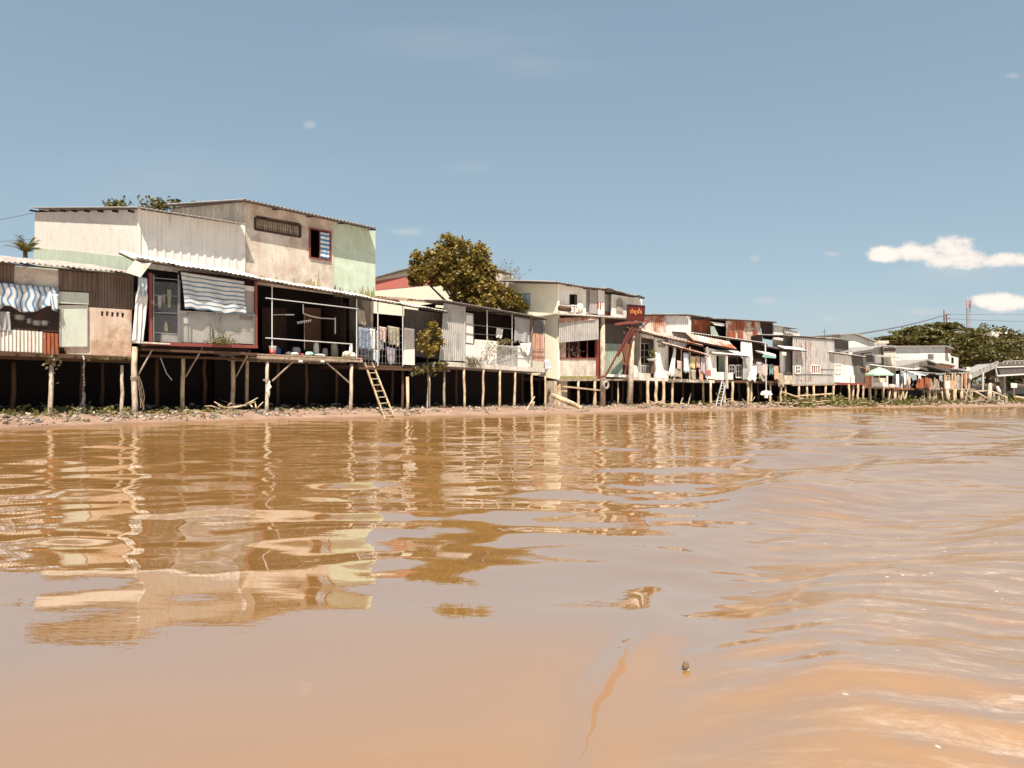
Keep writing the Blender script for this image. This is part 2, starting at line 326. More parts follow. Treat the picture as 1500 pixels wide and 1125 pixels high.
class House:
    """a frame standing on the bank: local x along the bank, local y inland, z up; origin on the stilt line"""
    def __init__(h, name, label, cat, pxa, pxb, group=None, frame=None):
        if frame is None:
            A, B = front(pxa), front(pxb); h.A = A; h.u = (B-A).normalized()
        else: h.A = frame.A; h.u = frame.u
        h.dv = Vector((-h.u.y, h.u.x, 0)); h.th = math.atan2(h.u.y, h.u.x)
        h.org = Vector((0, 0, 0)); h.obj = None; h.W = (B-A).length if frame is None else 0
        if name:
            o = bpy.data.objects.new(name, None); col.objects.link(o); o.location = h.A; o.rotation_euler = (0, 0, h.th); o.empty_display_size = .5
            settag(o, label, cat, group); h.obj = o
    def pt(h, px, py, d=0.0):
        r = ray(px, py); t = (d-(CAM-h.A).dot(h.dv))/r.dot(h.dv); P = CAM+r*t-h.A
        return Vector((P.dot(h.u), d, P.z))
    def side(h, px, py, x=0.0):
        r = ray(px, py); t = (x-(CAM-h.A).dot(h.u))/r.dot(h.u); P = CAM+r*t-h.A
        return Vector((x, P.dot(h.dv), P.z))
    def w(h, v): v = Vector(v); return h.A+h.u*v.x+h.dv*v.y+Vector((0, 0, v.z))
    def g(h, x, d): return gh(h.w((x, d, 0)))
    def thing(h, c, name, label, cat, group=None):
        o = bpy.data.objects.new(name, None); col.objects.link(o); o.location = h.w(c); o.rotation_euler = (0, 0, h.th); o.empty_display_size = .2
        settag(o, label, cat, group); return Nd(o, c)
    def solo(h, mb, c, name, mat, label, cat, group=None, smooth=False, uv=None):
        n_ = mb.build(name, mat, None, smooth, uv); me = n_.obj.data; c = Vector(c); me.transform(Matrix.Translation(-c))
        n_.obj.location = h.w(c); n_.obj.rotation_euler = (0, 0, h.th); settag(n_.obj, label, cat, group); return Nd(n_.obj, c)
    # -- parts given by pixel outlines on the plane y = d
    def panel(h, name, mat, pts, d=0.0, t=.05, parent=None, label=None):
        return MB().prism([h.pt(x, y, d) for x, y in pts], (0, t, 0)).build(name, mat, parent or h, label=label)
    def corrp(h, name, mat, pts, d=0.0, pitch=.2, amp=.02, boxy=False, warp=0.0, parent=None, label=None):
        """pts: bottom-left, bottom-right, top-right, top-left"""
        return MB().corr(*[h.pt(x, y, d) for x, y in pts], pitch=pitch, amp=amp, boxy=boxy, warp=warp).build(name, mat, parent or h, label=label)
    def wall(h, name, mat, tl, tr, bl, br, holes=(), d=0.0, t=.12, x=None, label=None):
        """wall between pixel corners with rectangular openings (px0,py0,px1,py1); x given: on the side plane"""
        if x is None: f = lambda p: (h.pt(p[0], p[1], d).x, h.pt(p[0], p[1], d).z)
        else: f = lambda p: (h.side(p[0], p[1], x).y, h.side(p[0], p[1], x).z)
        TL, TR, BL, BR = f(tl), f(tr), f(bl), f(br); a0, a1 = TL[0], TR[0]
        top = lambda a: TL[1]+(TR[1]-TL[1])*(a-a0)/(a1-a0)
        bot = lambda a: BL[1]+(BR[1]-BL[1])*(a-a0)/(a1-a0)
        H = []
        for hx0, hy0, hx1, hy1 in holes:
            p, q = f((hx0, (hy0+hy1)/2)), f((hx1, (hy0+hy1)/2)); zt = f(((hx0+hx1)/2, hy0))[1]; zb = f(((hx0+hx1)/2, hy1))[1]
            H.append((min(p[0], q[0]), max(p[0], q[0]), zb, zt))
        cuts = sorted({min(a0, a1), max(a0, a1)} | {c for q in H for c in q[:2] if min(a0, a1) < c < max(a0, a1)})
        mb = MB()
        def cell(s0, s1, b0, b1, t0, t1):
            if x is None: mb.hexa([(s0, d, b0), (s1, d, b1), (s1, d, t1), (s0, d, t0)], [(s0, d+t, b0), (s1, d+t, b1), (s1, d+t, t1), (s0, d+t, t0)])
            else: mb.hexa([(x, s0, b0), (x, s1, b1), (x, s1, t1), (x, s0, t0)], [(x+t, s0, b0), (x+t, s1, b1), (x+t, s1, t1), (x+t, s0, t0)])
        for s0, s1 in zip(cuts, cuts[1:]):
            m_ = (s0+s1)/2; hh = sorted([q for q in H if q[0] < m_ < q[1]], key=lambda q: q[2]); b0, b1 = bot(s0), bot(s1)
            for q in hh: cell(s0, s1, b0, b1, q[2], q[2]); b0 = b1 = q[3]
            cell(s0, s1, b0, b1, top(s0), top(s1))
        nd = mb.build(name, mat, h, label=label); nd.holes = H; return nd
    def frame4(h, name, mat, rect, d, w=.05, t=.06, mid_v=0, mid_h=0, parent=None, quad=None):
        if quad is None: x0, y0, x1, y1 = rect
        c = quad or [(x0, y0), (x1, y0), (x1, y1), (x0, y1)]; P = [h.pt(a, b, d) for a, b in c]; mb = MB()
        for k in range(4): mb.bar(P[k], P[(k+1) % 4], w, t)
        for k in range(mid_v): f = (k+1)/(mid_v+1); mb.bar(P[0].lerp(P[1], f), P[3].lerp(P[2], f), w*.7, t*.7)
        for k in range(mid_h): f = (k+1)/(mid_h+1); mb.bar(P[0].lerp(P[3], f), P[1].lerp(P[2], f), w*.7, t*.7)
        return mb.build(name, mat, parent or h)
    def roofp(h, name, mat, p, q, d0, d1, rise, pitch=.2, amp=.025, fascia=None, boxy=False, left=0.0, right=0.0, warp=0.0, label=None):
        a = h.pt(p[0], p[1], d0); b = h.pt(q[0], q[1], d0); dr = (b-a).normalized(); a = a-dr*left; b = b+dr*right
        up = Vector((0, d1-d0, rise)); r = MB().corr(a, b, b+up, a+up, pitch, amp, boxy=boxy, warp=warp).build(name, mat, h, label=label)
        if fascia:
            mb = MB(); off = Vector((0, .05, -.06)); mb.bar(a+off, b+off, .05, .08)
            n = max(2, int((b-a).length/1.5))
            for k in range(n+1): s = a.lerp(b, k/n); mb.bar(s+Vector((0, .08, -.07)), s+up+Vector((0, -.05, -.07)), .05, .07)
            mb.build('roof_frame', fascia, r)
        r.a, r.b, r.up = a, b, up; return r
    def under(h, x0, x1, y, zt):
        """added near-black sheet standing in for the shade under the floor"""
        zb = min(h.g(x0, y), h.g(x1, y))-.4; y += rnd.uniform(-.1, .1); MB().box(x0-.45, x1+.45, y, y+.08, zb, zt+.1).build('shade_backing', 'void', h)  # added sheet, keeps sky light out below the floor
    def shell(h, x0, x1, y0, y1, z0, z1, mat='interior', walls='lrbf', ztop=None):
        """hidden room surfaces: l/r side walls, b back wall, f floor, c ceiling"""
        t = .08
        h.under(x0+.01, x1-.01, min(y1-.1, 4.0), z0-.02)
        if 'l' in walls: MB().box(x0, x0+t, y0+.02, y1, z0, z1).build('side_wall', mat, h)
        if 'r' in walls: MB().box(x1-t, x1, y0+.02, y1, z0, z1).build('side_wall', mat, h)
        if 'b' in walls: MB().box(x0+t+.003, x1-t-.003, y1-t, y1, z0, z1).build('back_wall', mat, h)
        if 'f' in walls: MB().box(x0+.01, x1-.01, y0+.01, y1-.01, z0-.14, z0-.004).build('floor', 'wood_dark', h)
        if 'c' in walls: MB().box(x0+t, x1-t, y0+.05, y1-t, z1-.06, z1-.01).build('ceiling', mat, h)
    def stilt(h, px, pytop, d=0.0, r=.09, mat='concrete', lean=0.0, name='stilt', ztop=None):
        x = h.pt(px, pytop, d).x; zt = ztop if ztop is not None else h.pt(px, pytop, d).z; zb = h.g(x, d)-.3; k = r*.35
        pts = [(x+lean*(1-j/4)+rnd.uniform(-k, k)*(j not in (0, 4)), d+rnd.uniform(-k, k), zb+(zt-zb)*j/4) for j in range(5)]
        mb = MB().tube(pts, [r*1.1, r*1.05*rnd.uniform(.9, 1.1), r, r*rnd.uniform(.85, 1.05), r*.92], 9)
        return mb.build(name, mat, h, smooth=True)
    def cloth(h, name, mat, quad, label, cat, d=-.1, fold=.04, nf=5, sag=0.05, jag=0.0, group=None, nx=24, ny=12, seed=1):
        """hanging cloth, quad px: tl, tr, br, bl"""
        tl, tr, br, bl = [h.pt(x, y, d) for x, y in quad]; r = random.Random(seed); mb = MB(); uv = []; ph = r.uniform(0, 6)
        for lay in (0, 1):
            for j in range(ny+1):
                v = j/ny
                for i in range(nx+1):
                    u = i/nx; p = tl.lerp(tr, u).lerp(bl.lerp(br, u), v)
                    a = fold*(.35+.65*v)*(math.sin(u*nf*6.28+ph+1.2*math.sin(v*3+u*4))+.6*mn.noise(Vector((u*nf*2, v*3, seed))))
                    p = p+Vector((0, a+(.012 if lay else 0), -sag*4*u*(1-u)*(.4+.6*v)+jag*v*v*mn.noise(Vector((u*7, seed*3.1, 0)))))
                    mb.v.append(tuple(p)); uv.append((u+.012*math.sin(v*9+ph), v+.02*mn.noise(Vector((u*5, v*5, seed)))))
        W = nx+1; L = W*(ny+1)
        for j in range(ny):
            for i in range(nx):
                q = j*W+i; mb.f += [(q, q+W, q+W+1, q+1), (q+L, q+L+1, q+L+W+1, q+L+W)]
        for i in range(nx): q = i; mb.f.append((q, q+1, q+1+L, q+L)); q = ny*W+i; mb.f.append((q, q+L, q+L+1, q+1))
        for j in range(ny): q = j*W; mb.f.append((q, q+L, q+L+W, q+W)); q = j*W+nx; mb.f.append((q, q+W, q+L+W, q+L))
        return h.solo(mb, (tl+tr)/2, name, mat, label, cat, group, True, uv)
def meshwire(h, mb, rect, d, p=.1, w=.008, quad=None):
    """chain link inside a pixel rectangle"""
    A = h.pt(rect[0], rect[3], d); B = h.pt(rect[2], rect[3], d); T = h.pt(rect[0], rect[1], d); Wd = (B-A).length; Ht = T.z-A.z; e = (B-A).normalized()
    n = int((Wd+Ht)/p)
    for k in range(n):
        c = k*p
        for sgn in (1, -1):
            x0 = c-Ht if sgn > 0 else c; pts = []
            if sgn > 0: s0, s1 = max(0, c-Ht), min(Wd, c); q0, q1 = (s0, s0-(c-Ht)), (s1, s1-(c-Ht))
            else: s0, s1 = max(0, c-Ht), min(Wd, c); q0, q1 = (s0, c-s0), (s1, c-s1)
            if s1-s0 < .02: continue
            mb.bar(A+e*q0[0]+Vector((0, 0, q0[1])), A+e*q1[0]+Vector((0, 0, q1[1])), w)
# ---------------------------------------------------------------- terrain, water
def terrain():
    S = []
    for i in range(len(KN)-1):
        A, B = PL[i], PL[i+1]; n = max(3, int((B-A).length/(.45 if 1 <= i <= 9 else 2)))
        S += [A.lerp(B, k/n) for k in range(n)]
    S.append(PL[-1]); S = [PL[0]-(PL[1]-PL[0]).normalized()*k for k in (150, 60, 20)]+S
    end = PL[-1]; dr = (PL[-1]-PL[-2]).normalized(); S += [end+dr*k for k in (60, 200, 900)]
    T = [(S[min(i+1, len(S)-1)]-S[max(i-1, 0)]).normalized() for i in range(len(S))]
    for _ in range(14): T = [T[0]]+[(T[i-1]+T[i]*2+T[i+1]).normalized() for i in range(1, len(T)-1)]+[T[-1]]
    D = [-26, -16, -10]+list(np.arange(-7, 0.01, .3))+[.5, 1.2, 2, 3, 4, 5, 5.6, 6.2, 6.8, 7.4, 8, 10, 14, 20, 30, 50, 90, 160, 300, 600, 1400]
    mb = MB()
    for P, t in zip(S, T):
        n = Vector((-t.y, t.x, 0)); px = 750+F*P.x/P.y if P.y > 5 else -420
        for d in D:
            Q = P+n*d; mb.v.append((Q.x, Q.y, prof(px, d, Q.x, Q.y)))
    W = len(D)
    for i in range(len(S)-1):
        for j in range(W-1): q = i*W+j; mb.f.append((q, q+W, q+W+1, q+1))
    m, nt, b, out = newmat('mud'); v = coords(nt); n1 = noise_(nt, v, .8, 6, .7); n2 = noise_(nt, v, 7, 6, .7)
    c = ramp(nt, n1, [(.3, (.17, .10, .065)), (.55, (.26, .165, .115)), (.75, (.33, .225, .165))])
    c = mix(nt, ramp(nt, n2, [(.5, 0.0), (.66, .7)]), c, (.22, .13, .08))
    sp = N(nt, 'ShaderNodeSeparateXYZ'); nt.links.new(v, sp.inputs[0]); wet = ramp(nt, sp.outputs[2], [(.03, 1.0), (.14, 0.0)])
    c = mix(nt, mix(nt, wet, (0, 0, 0), (.6, .6, .6)), c, (.18, .10, .055))
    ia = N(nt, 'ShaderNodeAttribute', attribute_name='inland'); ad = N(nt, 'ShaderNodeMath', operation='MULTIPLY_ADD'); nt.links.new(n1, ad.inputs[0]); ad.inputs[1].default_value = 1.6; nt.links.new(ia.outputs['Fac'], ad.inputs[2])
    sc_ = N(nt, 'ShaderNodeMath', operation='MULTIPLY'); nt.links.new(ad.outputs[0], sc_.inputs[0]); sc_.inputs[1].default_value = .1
    c = mix(nt, ramp(nt, sc_.outputs[0], [(.12, 0.0), (.20, 1.0), (.75, 1.0), (.9, 0.0)]), c, (.009, .005, .004))  # shade under the houses painted into the mud as near-black
    nt.links.new(c, b.inputs['Base Color']); nt.links.new(ramp(nt, wet, [(0, .9), (1, .35)]), b.inputs['Roughness'])
    bp = N(nt, 'ShaderNodeBump'); bp.inputs['Strength'].default_value = .7; bp.inputs['Distance'].default_value = .06
    nt.links.new(noise_(nt, v, 5, 8, .75), bp.inputs['Height']); nt.links.new(bp.outputs[0], b.inputs['Normal'])
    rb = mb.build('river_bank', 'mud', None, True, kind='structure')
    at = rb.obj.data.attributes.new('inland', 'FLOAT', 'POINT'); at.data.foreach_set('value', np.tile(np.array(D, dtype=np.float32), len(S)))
terrain()
def water():
    nx, ny = 1000, 1000
    u = np.linspace(-1, 1, nx); kx = 6.6; xs = 900*np.sinh(kx*u)/np.sinh(kx)*1.0+.6
    u = np.linspace(0, 1, ny); ys = 1.2+1400*(np.expm1(6.4*u)/np.expm1(6.4))
    # finer rows near the camera, a few behind it
    ys = np.concatenate([np.array([-600, -200, -60, -20, -8, -3, -1, 0.2]), ys]); X, Y = np.meshgrid(xs, ys)
    R = np.hypot(X, Y); rs = np.random.RandomState(5); Z = np.zeros_like(X)
    line = 0.22+0.31*(Y-2.2)+.012*np.clip(Y-6, 0, 30)**1.5          # edge of the boat's wake
    sd = X-line; st = lambda a, b, x: (lambda t: t*t*(3-2*t))(np.clip((x-a)/(b-a), 0, 1))
    wake = st(-.1, 1.0, sd)*(1-st(60, 120, Y)); calm = 1-wake
    dxs = np.gradient(xs)[None, :]; dys = np.gradient(ys)[:, None]
    def waves(n, l0, l1, slope, ang, spread, env):
        nonlocal Z
        for k in range(n):
            lam = l0*(l1/l0)**rs.rand(); a = ang+spread*rs.randn(); kk = 2*np.pi/lam; kxx, kyy = kk*np.cos(a), kk*np.sin(a)
            ali = np.clip(1.6-4*np.abs(kxx*dxs)/(2*np.pi)*1.0, 0, 1)*np.clip(1.6-4*np.abs(kyy*dys)/(2*np.pi), 0, 1)
            wob = .6*np.sin(X*.5/lam+rs.rand()*6)+.6*np.sin(Y*.4/lam+rs.rand()*6)
            Z += env*ali*slope/np.sqrt(n)*1.4/kk*np.sin(kxx*X+kyy*Y+rs.rand()*6.28+wob)
    near = 1-st(2, 6, Y)
    mid = st(3.3, 5.2, Y)
    far = st(8, 22, Y)
    # ripples run towards the camera: crests parallel to x
    waves(16, .5, 1.3, .026, np.pi/2, .5, calm*(.10+.90*mid))
    waves(12, 1.0, 3.0, .030, np.pi/2-.2, .8, calm*(.30+.70*mid))
    waves(12, .25, .6, .030, np.pi/2, .4, calm*mid*(.3+.7*far))
    waves(10, 2.0, 6.0, .020, np.pi/2+.3, .4, calm*far+.0*X)
    # wake
    waves(18, .35, 1.2, .060, 2.0, .5, wake)
    waves(14, 1.2, 4.0, .075, 2.05, .35, wake)
    waves(20, .2, .5, .085, 1.95, .7, wake*(1-st(8, 16, Y)*.6))
    waves(5, 2.2, 5.0, .085, 2.25, .12, wake*(1-st(20, 50, Y)))
    # the leading wave of the wake
    c = sd; Z += .030*np.exp(-((c+.03*np.sin(Y*5))/.11)**2)*(1-st(2.8, 5, Y))+.03*np.exp(-((c-.9)/.55)**2)*(1-st(8, 22, Y))-.02*np.exp(-((c-2.1)/.7)**2)*(1-st(8, 22, Y))
    Z *= 1-st(300, 500, R)
    V = np.stack([X, Y, Z], -1).reshape(-1, 3); M, K = X.shape
    i = (np.arange(M-1)[:, None]*K+np.arange(K-1)[None, :]).reshape(-1); Fc = np.stack([i, i+1, i+K+1, i+K], 1)
    me = bpy.data.meshes.new('river_water'); me.vertices.add(len(V)); me.vertices.foreach_set('co', V.ravel())
    me.loops.add(Fc.size); me.loops.foreach_set('vertex_index', Fc.ravel().astype(np.int32)); me.polygons.add(len(Fc))
    me.polygons.foreach_set('loop_start', np.arange(0, Fc.size, 4, dtype=np.int32)); me.polygons.foreach_set('loop_total', np.full(len(Fc), 4, dtype=np.int32))
    me.update(calc_edges=True); me.polygons.foreach_set('use_smooth', [True]*len(Fc))
    o = bpy.data.objects.new('river_water', me); col.objects.link(o); o['kind'] = 'structure'
    m, nt, b, out = newmat('water'); v = coords(nt)
    sp = N(nt, 'ShaderNodeSeparateXYZ'); nt.links.new(v, sp.inputs[0])
    def mth(op, a, b_=None, c_=None):
        q = N(nt, 'ShaderNodeMath', operation=op)
        for k, z in enumerate((a, b_, c_)):
            if z is None: continue
            if isinstance(z, (int, float)): q.inputs[k].default_value = z
            else: nt.links.new(z, q.inputs[k])
        return q.outputs[0]
    side = mth('SUBTRACT', sp.outputs[0], mth('MULTIPLY_ADD', sp.outputs[1], .31, -.46))
    wk = mth('MULTIPLY', ramp(nt, mth('MULTIPLY_ADD', side, .2, .2), [(.2, 0.0), (.45, 1.0)]), ramp(nt, mth('MULTIPLY', sp.outputs[1], .02), [(.3, 1.0), (1.0, .0)]))
    wkn = mth('MULTIPLY', ramp(nt, mth('MULTIPLY_ADD', side, .25, .2), [(.22, 0.0), (.5, 1.0)]), ramp(nt, mth('MULTIPLY', sp.outputs[1], .05), [(.22, 1.0), (.62, .0)]))
    # silt colour, streaked foam in the wake
    n1 = noise_(nt, coords(nt, scale=(.35, .8, 1)), .6, 4, .5); silt = ramp(nt, n1, [(.3, (.318, .158, .048)), (.7, (.364, .186, .062))])
    fv = coords(nt, scale=(.9, 5.5, 1), rot=(0, 0, .50)); f1 = noise_(nt, fv, 1.6, 9, .72, .6); f2 = noise_(nt, coords(nt, scale=(1, 2.2, 1), rot=(0, 0, .5)), 14, 6, .8)
    foam = mth('MULTIPLY', ramp(nt, f1, [(.47, 0.0), (.68, .8)]), ramp(nt, f2, [(.38, .1), (.62, 1.0)]))
    foam = mth('MULTIPLY', foam, wkn)
    sv = N(nt, 'ShaderNodeTexVoronoi'); sv.inputs['Scale'].default_value = 8; nt.links.new(v, sv.inputs[0])
    bub = mth('MULTIPLY', mth('MULTIPLY', ramp(nt, sv.outputs['Distance'], [(.07, 1.0), (.10, 0.0)]), wkn), ramp(nt, noise_(nt, fv, 2, 3), [(.5, 0.0), (.58, 1.0)]))
    fo = mth('MAXIMUM', foam, bub)
    # reflection of the dark houses, painted brown along the wake's edge
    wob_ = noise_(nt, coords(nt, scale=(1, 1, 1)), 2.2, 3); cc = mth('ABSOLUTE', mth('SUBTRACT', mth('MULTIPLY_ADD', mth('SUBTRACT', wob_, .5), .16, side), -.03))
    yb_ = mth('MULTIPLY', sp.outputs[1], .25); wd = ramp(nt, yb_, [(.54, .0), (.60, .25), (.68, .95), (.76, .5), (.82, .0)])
    crease_refl = mth('MULTIPLY', ramp(nt, mth('SUBTRACT', 1.0, mth('DIVIDE', cc, mth('MAXIMUM', mth('MULTIPLY', wd, .03), .0005))), [(.0, 0.0), (.5, 1.0)]), .7); silt = mix(nt, mth('MULTIPLY', crease_refl, .8), silt, (.20, .085, .025))
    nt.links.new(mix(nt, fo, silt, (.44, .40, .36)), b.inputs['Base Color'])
    nt.links.new(ramp(nt, fo, [(0, .008), (1, .5)]), b.inputs['Roughness'])
    b.inputs['Specular IOR Level'].default_value = 0.0
    fr = N(nt, 'ShaderNodeFresnel'); fr.inputs[0].default_value = 1.333; gl = N(nt, 'ShaderNodeBsdfGlossy'); gl.inputs['Roughness'].default_value = .008; ms = N(nt, 'ShaderNodeMixShader')
    rf = ramp(nt, fr.outputs[0], [(.02, .34), (.10, .50), (.20, .66), (.55, .69), (1.0, .88)])
    nt.links.new(mth('MULTIPLY', rf, mth('MULTIPLY_ADD', fo, -.8, mth('MULTIPLY_ADD', crease_refl, -.7, 1.0))), ms.inputs[0]); nt.links.new(b.outputs[0], ms.inputs[1]); nt.links.new(gl.outputs[0], ms.inputs[2]); nt.links.new(ms.outputs[0], out.inputs[0])
    bp = N(nt, 'ShaderNodeBump'); bp.inputs['Distance'].default_value = .02
    far_ = ramp(nt, mth('MULTIPLY', sp.outputs[1], .02), [(.06, .08), (.10, .16), (.5, .55), (1.0, .8)])
    st_ = mth('ADD', mth('MULTIPLY', far_, .42), mth('MULTIPLY', wk, .16)); nt.links.new(st_, bp.inputs['Strength'])
    hgt = mth('ADD', mth('MULTIPLY_ADD', noise_(nt, coords(nt, scale=(.6, 1.6, 1), rot=(0, 0, .15)), 9, 3, .5), .35, noise_(nt, coords(nt, scale=(.55, 1.9, 1), rot=(0, 0, .05)), 2.4, 5, .55)), mth('MULTIPLY', mth('MULTIPLY', noise_(nt, fv, 3, 6, .7), wkn), .9))
    nt.links.new(hgt, bp.inputs['Height']); nt.links.new(bp.outputs[0], b.inputs['Normal']); nt.links.new(bp.outputs[0], fr.inputs['Normal']); nt.links.new(bp.outputs[0], gl.inputs['Normal'])
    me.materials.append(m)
water()
# ---------------------------------------------------------------- leftmost house: patched shack with a cement roof
def X(h, px, py=500, d=0): return h.pt(px, py, d).x
def Zp(h, px, py, d=0): return h.pt(px, py, d).z
def pots(h, lst, d, label, mat='steel'):
    for i, (px, py, r) in enumerate(lst):
        c = h.pt(px, py, d); mb = MB(); k = r
        prof_ = [(k*.5, 0), (k*.9, .04), (k, .12), (k*1.0, .2), (k*1.08, .205)]
        T = h.thing(c, 'cooking_pot', label[i], 'pot', 'pots hanging in the kitchen opening')
        mb.lathe(c, prof_); body = mb.build('pot_body', mat, T, True)
        m2 = MB().bar(c+Vector((-k, 0, .17)), c+Vector((-k-.12, 0, .2)), .02); m2.bar(c+Vector((k, 0, .17)), c+Vector((k+.05, 0, .17)), .02); m2.build('handles', mat, T)
def shack1():
    h = House('stilt_house', 'patched brown shack with pale door and pink plaster wall under a grey cement roof', 'house', -160, 200)
    zf = Zp(h, 190, 515); x0 = 0.0; x1 = X(h, 196)
    h.roofp('roof', 'fibre_cement', (-200, 365), (203, 401), -.55, 4.8, .95, .19, .03, 'wood_dark', warp=.06)
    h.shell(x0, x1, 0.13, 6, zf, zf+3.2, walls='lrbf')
    h.corrp('wall_sheet', 'metal_brown', [(-200, 412), (22, 414), (22, 386), (-200, 362)], 0, .12, .02)
    h.panel('wall_panel', 'plaster_cream', [(21, 390), (86, 396), (86, 436), (21, 424)], -.03, .05)
    h.corrp('wall_sheet', 'metal_brown', [(85, 454), (196, 454), (196, 403), (85, 394)], .0, .11, .02)
    h.corrp('wall_sheet', 'metal_brown', [(86, 424), (142, 428), (142, 401), (86, 396)], -.06, .16, .025, label='lighter brown corrugated sheet below the eave')
    h.panel('cabinet', 'pale_green', [(85, 427), (130, 429), (130, 446), (85, 444)], -.10, .09)
    dr = h.panel('door', 'pale_green', [(88, 448), (128, 448), (128, 509), (88, 507)], -.09, .08)
    h.frame4('door_frame', 'grey_sheet', (88, 448, 128, 508), -.10, .035, .05, parent=dr)
    h.panel('wall_base', 'plaster_pink', [(94, 507), (129, 509), (129, 525), (100, 524)], -.04, .12, label='brown stained plaster patch below the pale door')
    h.wall('plaster_wall', 'plaster_pink', (130, 450), (193, 454), (130, 522), (193, 525), [(148, 456, 152, 463), (155.5, 456, 159.5, 463), (163, 457, 167, 464), (170.5, 457.5, 174.5, 464), (178, 458, 182, 465)], -.05, .14)
    r = random.Random(31); a, b = h.pt(133, 499, -.052), h.pt(191, 501, -.052); c, d_ = h.pt(191, 524, -.052), h.pt(133, 521, -.052)
    top = [a.lerp(b, k/16)+Vector((0, 0, .16*mn.noise(Vector((k*.5, 2, 0))))) for k in range(17)]
    MB().prism([d_, c]+top[::-1], (0, .003, 0)).build('damp_patch', 'plaster_damp', h, label='brown damp patch low on the plaster')
    mb = MB(); r = random.Random(3)
    for k in range(60):
        p = h.pt(129+r.random()*66, 524+r.random()*3, -.1); mb.leaf(p, .16, r)
    mb.build('moss', 'leaf_weed', h)
    # kitchen opening with a corrugated apron
    h.corrp('apron', 'metal_streak', [(-200, 506), (63, 517), (63, 486), (-200, 470)], -.03, .12, .03, label='pale corrugated sheet with rust stains')
    h.corrp('apron', 'rust', [(63, 519), (87, 520), (86, 489), (63, 487)], -.06, .12, .03, label='rusty corrugated sheet')
    MB().bar(h.pt(-160, 406, -.1), h.pt(88, 427, -.1), .05).build('rod', 'wood_grey', h)
    MB().bar(h.pt(-160, 470, -.02), h.pt(88, 486, -.02), .06).bar(h.pt(-160, 446, -.02), h.pt(88, 459, -.02), .05).build('window_rail', 'wood_dark', h)
    MB().bar(h.pt(-200, 509, 0), h.pt(200, 526, 0), .16, .2).bar(h.pt(-200, 516, .8), h.pt(200, 530, .8), .14, .2).build('floor_beam', 'wood_brown', h)
    mb = MB()
    for k in range(12): x = x0+.3+(x1-x0-.6)*k/11; mb.bar((x, -.12, zf-.3), (x, 5.8, zf-.3), .08, .12)
    mb.build('floor_joist', 'wood_dark', h)
    for px, py, d, r in ((75, 533, .1, .085), (179, 535, .1, .07), (197, 508, -.12, .115), (-75, 530, .1, .09), (20, 530, 1.9, .08), (120, 530, 2.2, .08), (150, 530, 3.6, .08), (-20, 530, 3.2, .08)):
        h.stilt(px, py, d, r, 'concrete' if d < 1 else 'wood_brown')  # back stilts in darker wood: under-floor shade put into their colour
    # things on it
    h.cloth('tarpaulin', 'tarp_v', [(-90, 404), (85, 421), (85, 458), (-90, 440)], 'blue and white striped tarp sagging in folds over the kitchen opening', 'tarpaulin', -.22, .09, 6, .06, .35, nx=70, ny=14, seed=4)
    h.cloth('hanging_rag', 'cloth_sky', [(74, 430), (86, 431), (87, 452), (76, 454)], 'pale blue rag bunched at the right end of the striped tarp', 'cloth', -.32, .06, 2, .02, .1, nx=10, ny=8, seed=9)
    pots(h, [(53, 478, .17), (64, 478, .16), (27, 470, .2), (42, 475, .09)], .12, ['steel pot hanging in the left kitchen opening, left of a lidded one', 'steel pot hanging nearest the rusty sheet in the left kitchen', 'large dark pan hanging under the striped tarp', 'small narrow pot between the two steel pots and the pan'])
    h.cloth('patterned_cloth', 'cloth_grey', [(-20, 453), (14, 457), (16, 486), (-20, 484)], 'mottled grey lace cloth draped over the left kitchen sill', 'cloth', -.1, .04, 4, 0, .05, seed=6)
    c = h.pt(77, 520, -.15); T = h.thing(c, 'dried_bundle', 'dry brown bundle of leaves hanging under the rusty sheet', 'plant'); mb = MB(); r = random.Random(5)
    for k in range(70): mb.leaf(c+Vector((r.gauss(0, .12), r.gauss(0, .08), -.05-abs(r.gauss(0, .28)))), .16, r)
    mb.build('dry_leaves', 'leaf_twig', T); MB().tube([c+Vector((0, .05, .25)), c+Vector((0, 0, -.3))], .012, 5).build('string', 'wood_grey', T)
    c = h.pt(122, 522, -.15); mb = MB().tube([c+Vector((0, .3, .0)), c, c+Vector((.02, -.02, -.12))], .03, 7)
    h.solo(mb, c, 'drain_pipe', 'white_pipe', 'short grey drain pipe dripping under the pink plaster wall', 'pipe')
    mb = MB(); r = random.Random(8)
    for k in range(90):
        t = r.random()**.8*1.9; p = c+Vector((.02+r.gauss(0, .012+.012*t), -.02+r.gauss(0, .02), -.12-t)); s = .008+.012*r.random(); mb.tube([p, p-Vector((0, 0, .03+.05*r.random()))], [s, s*.6], 5)

    mb.tube([c+Vector((.02, -.02, -.12)), c+Vector((.03, -.02, -1.0)), c+Vector((.02, -.02, -2.0))], [.012, .006, .004], 5); h.solo(mb, c, 'water_trickle', 'steel', 'thin trickle of waste water falling from the drain pipe', 'water')
shack1()
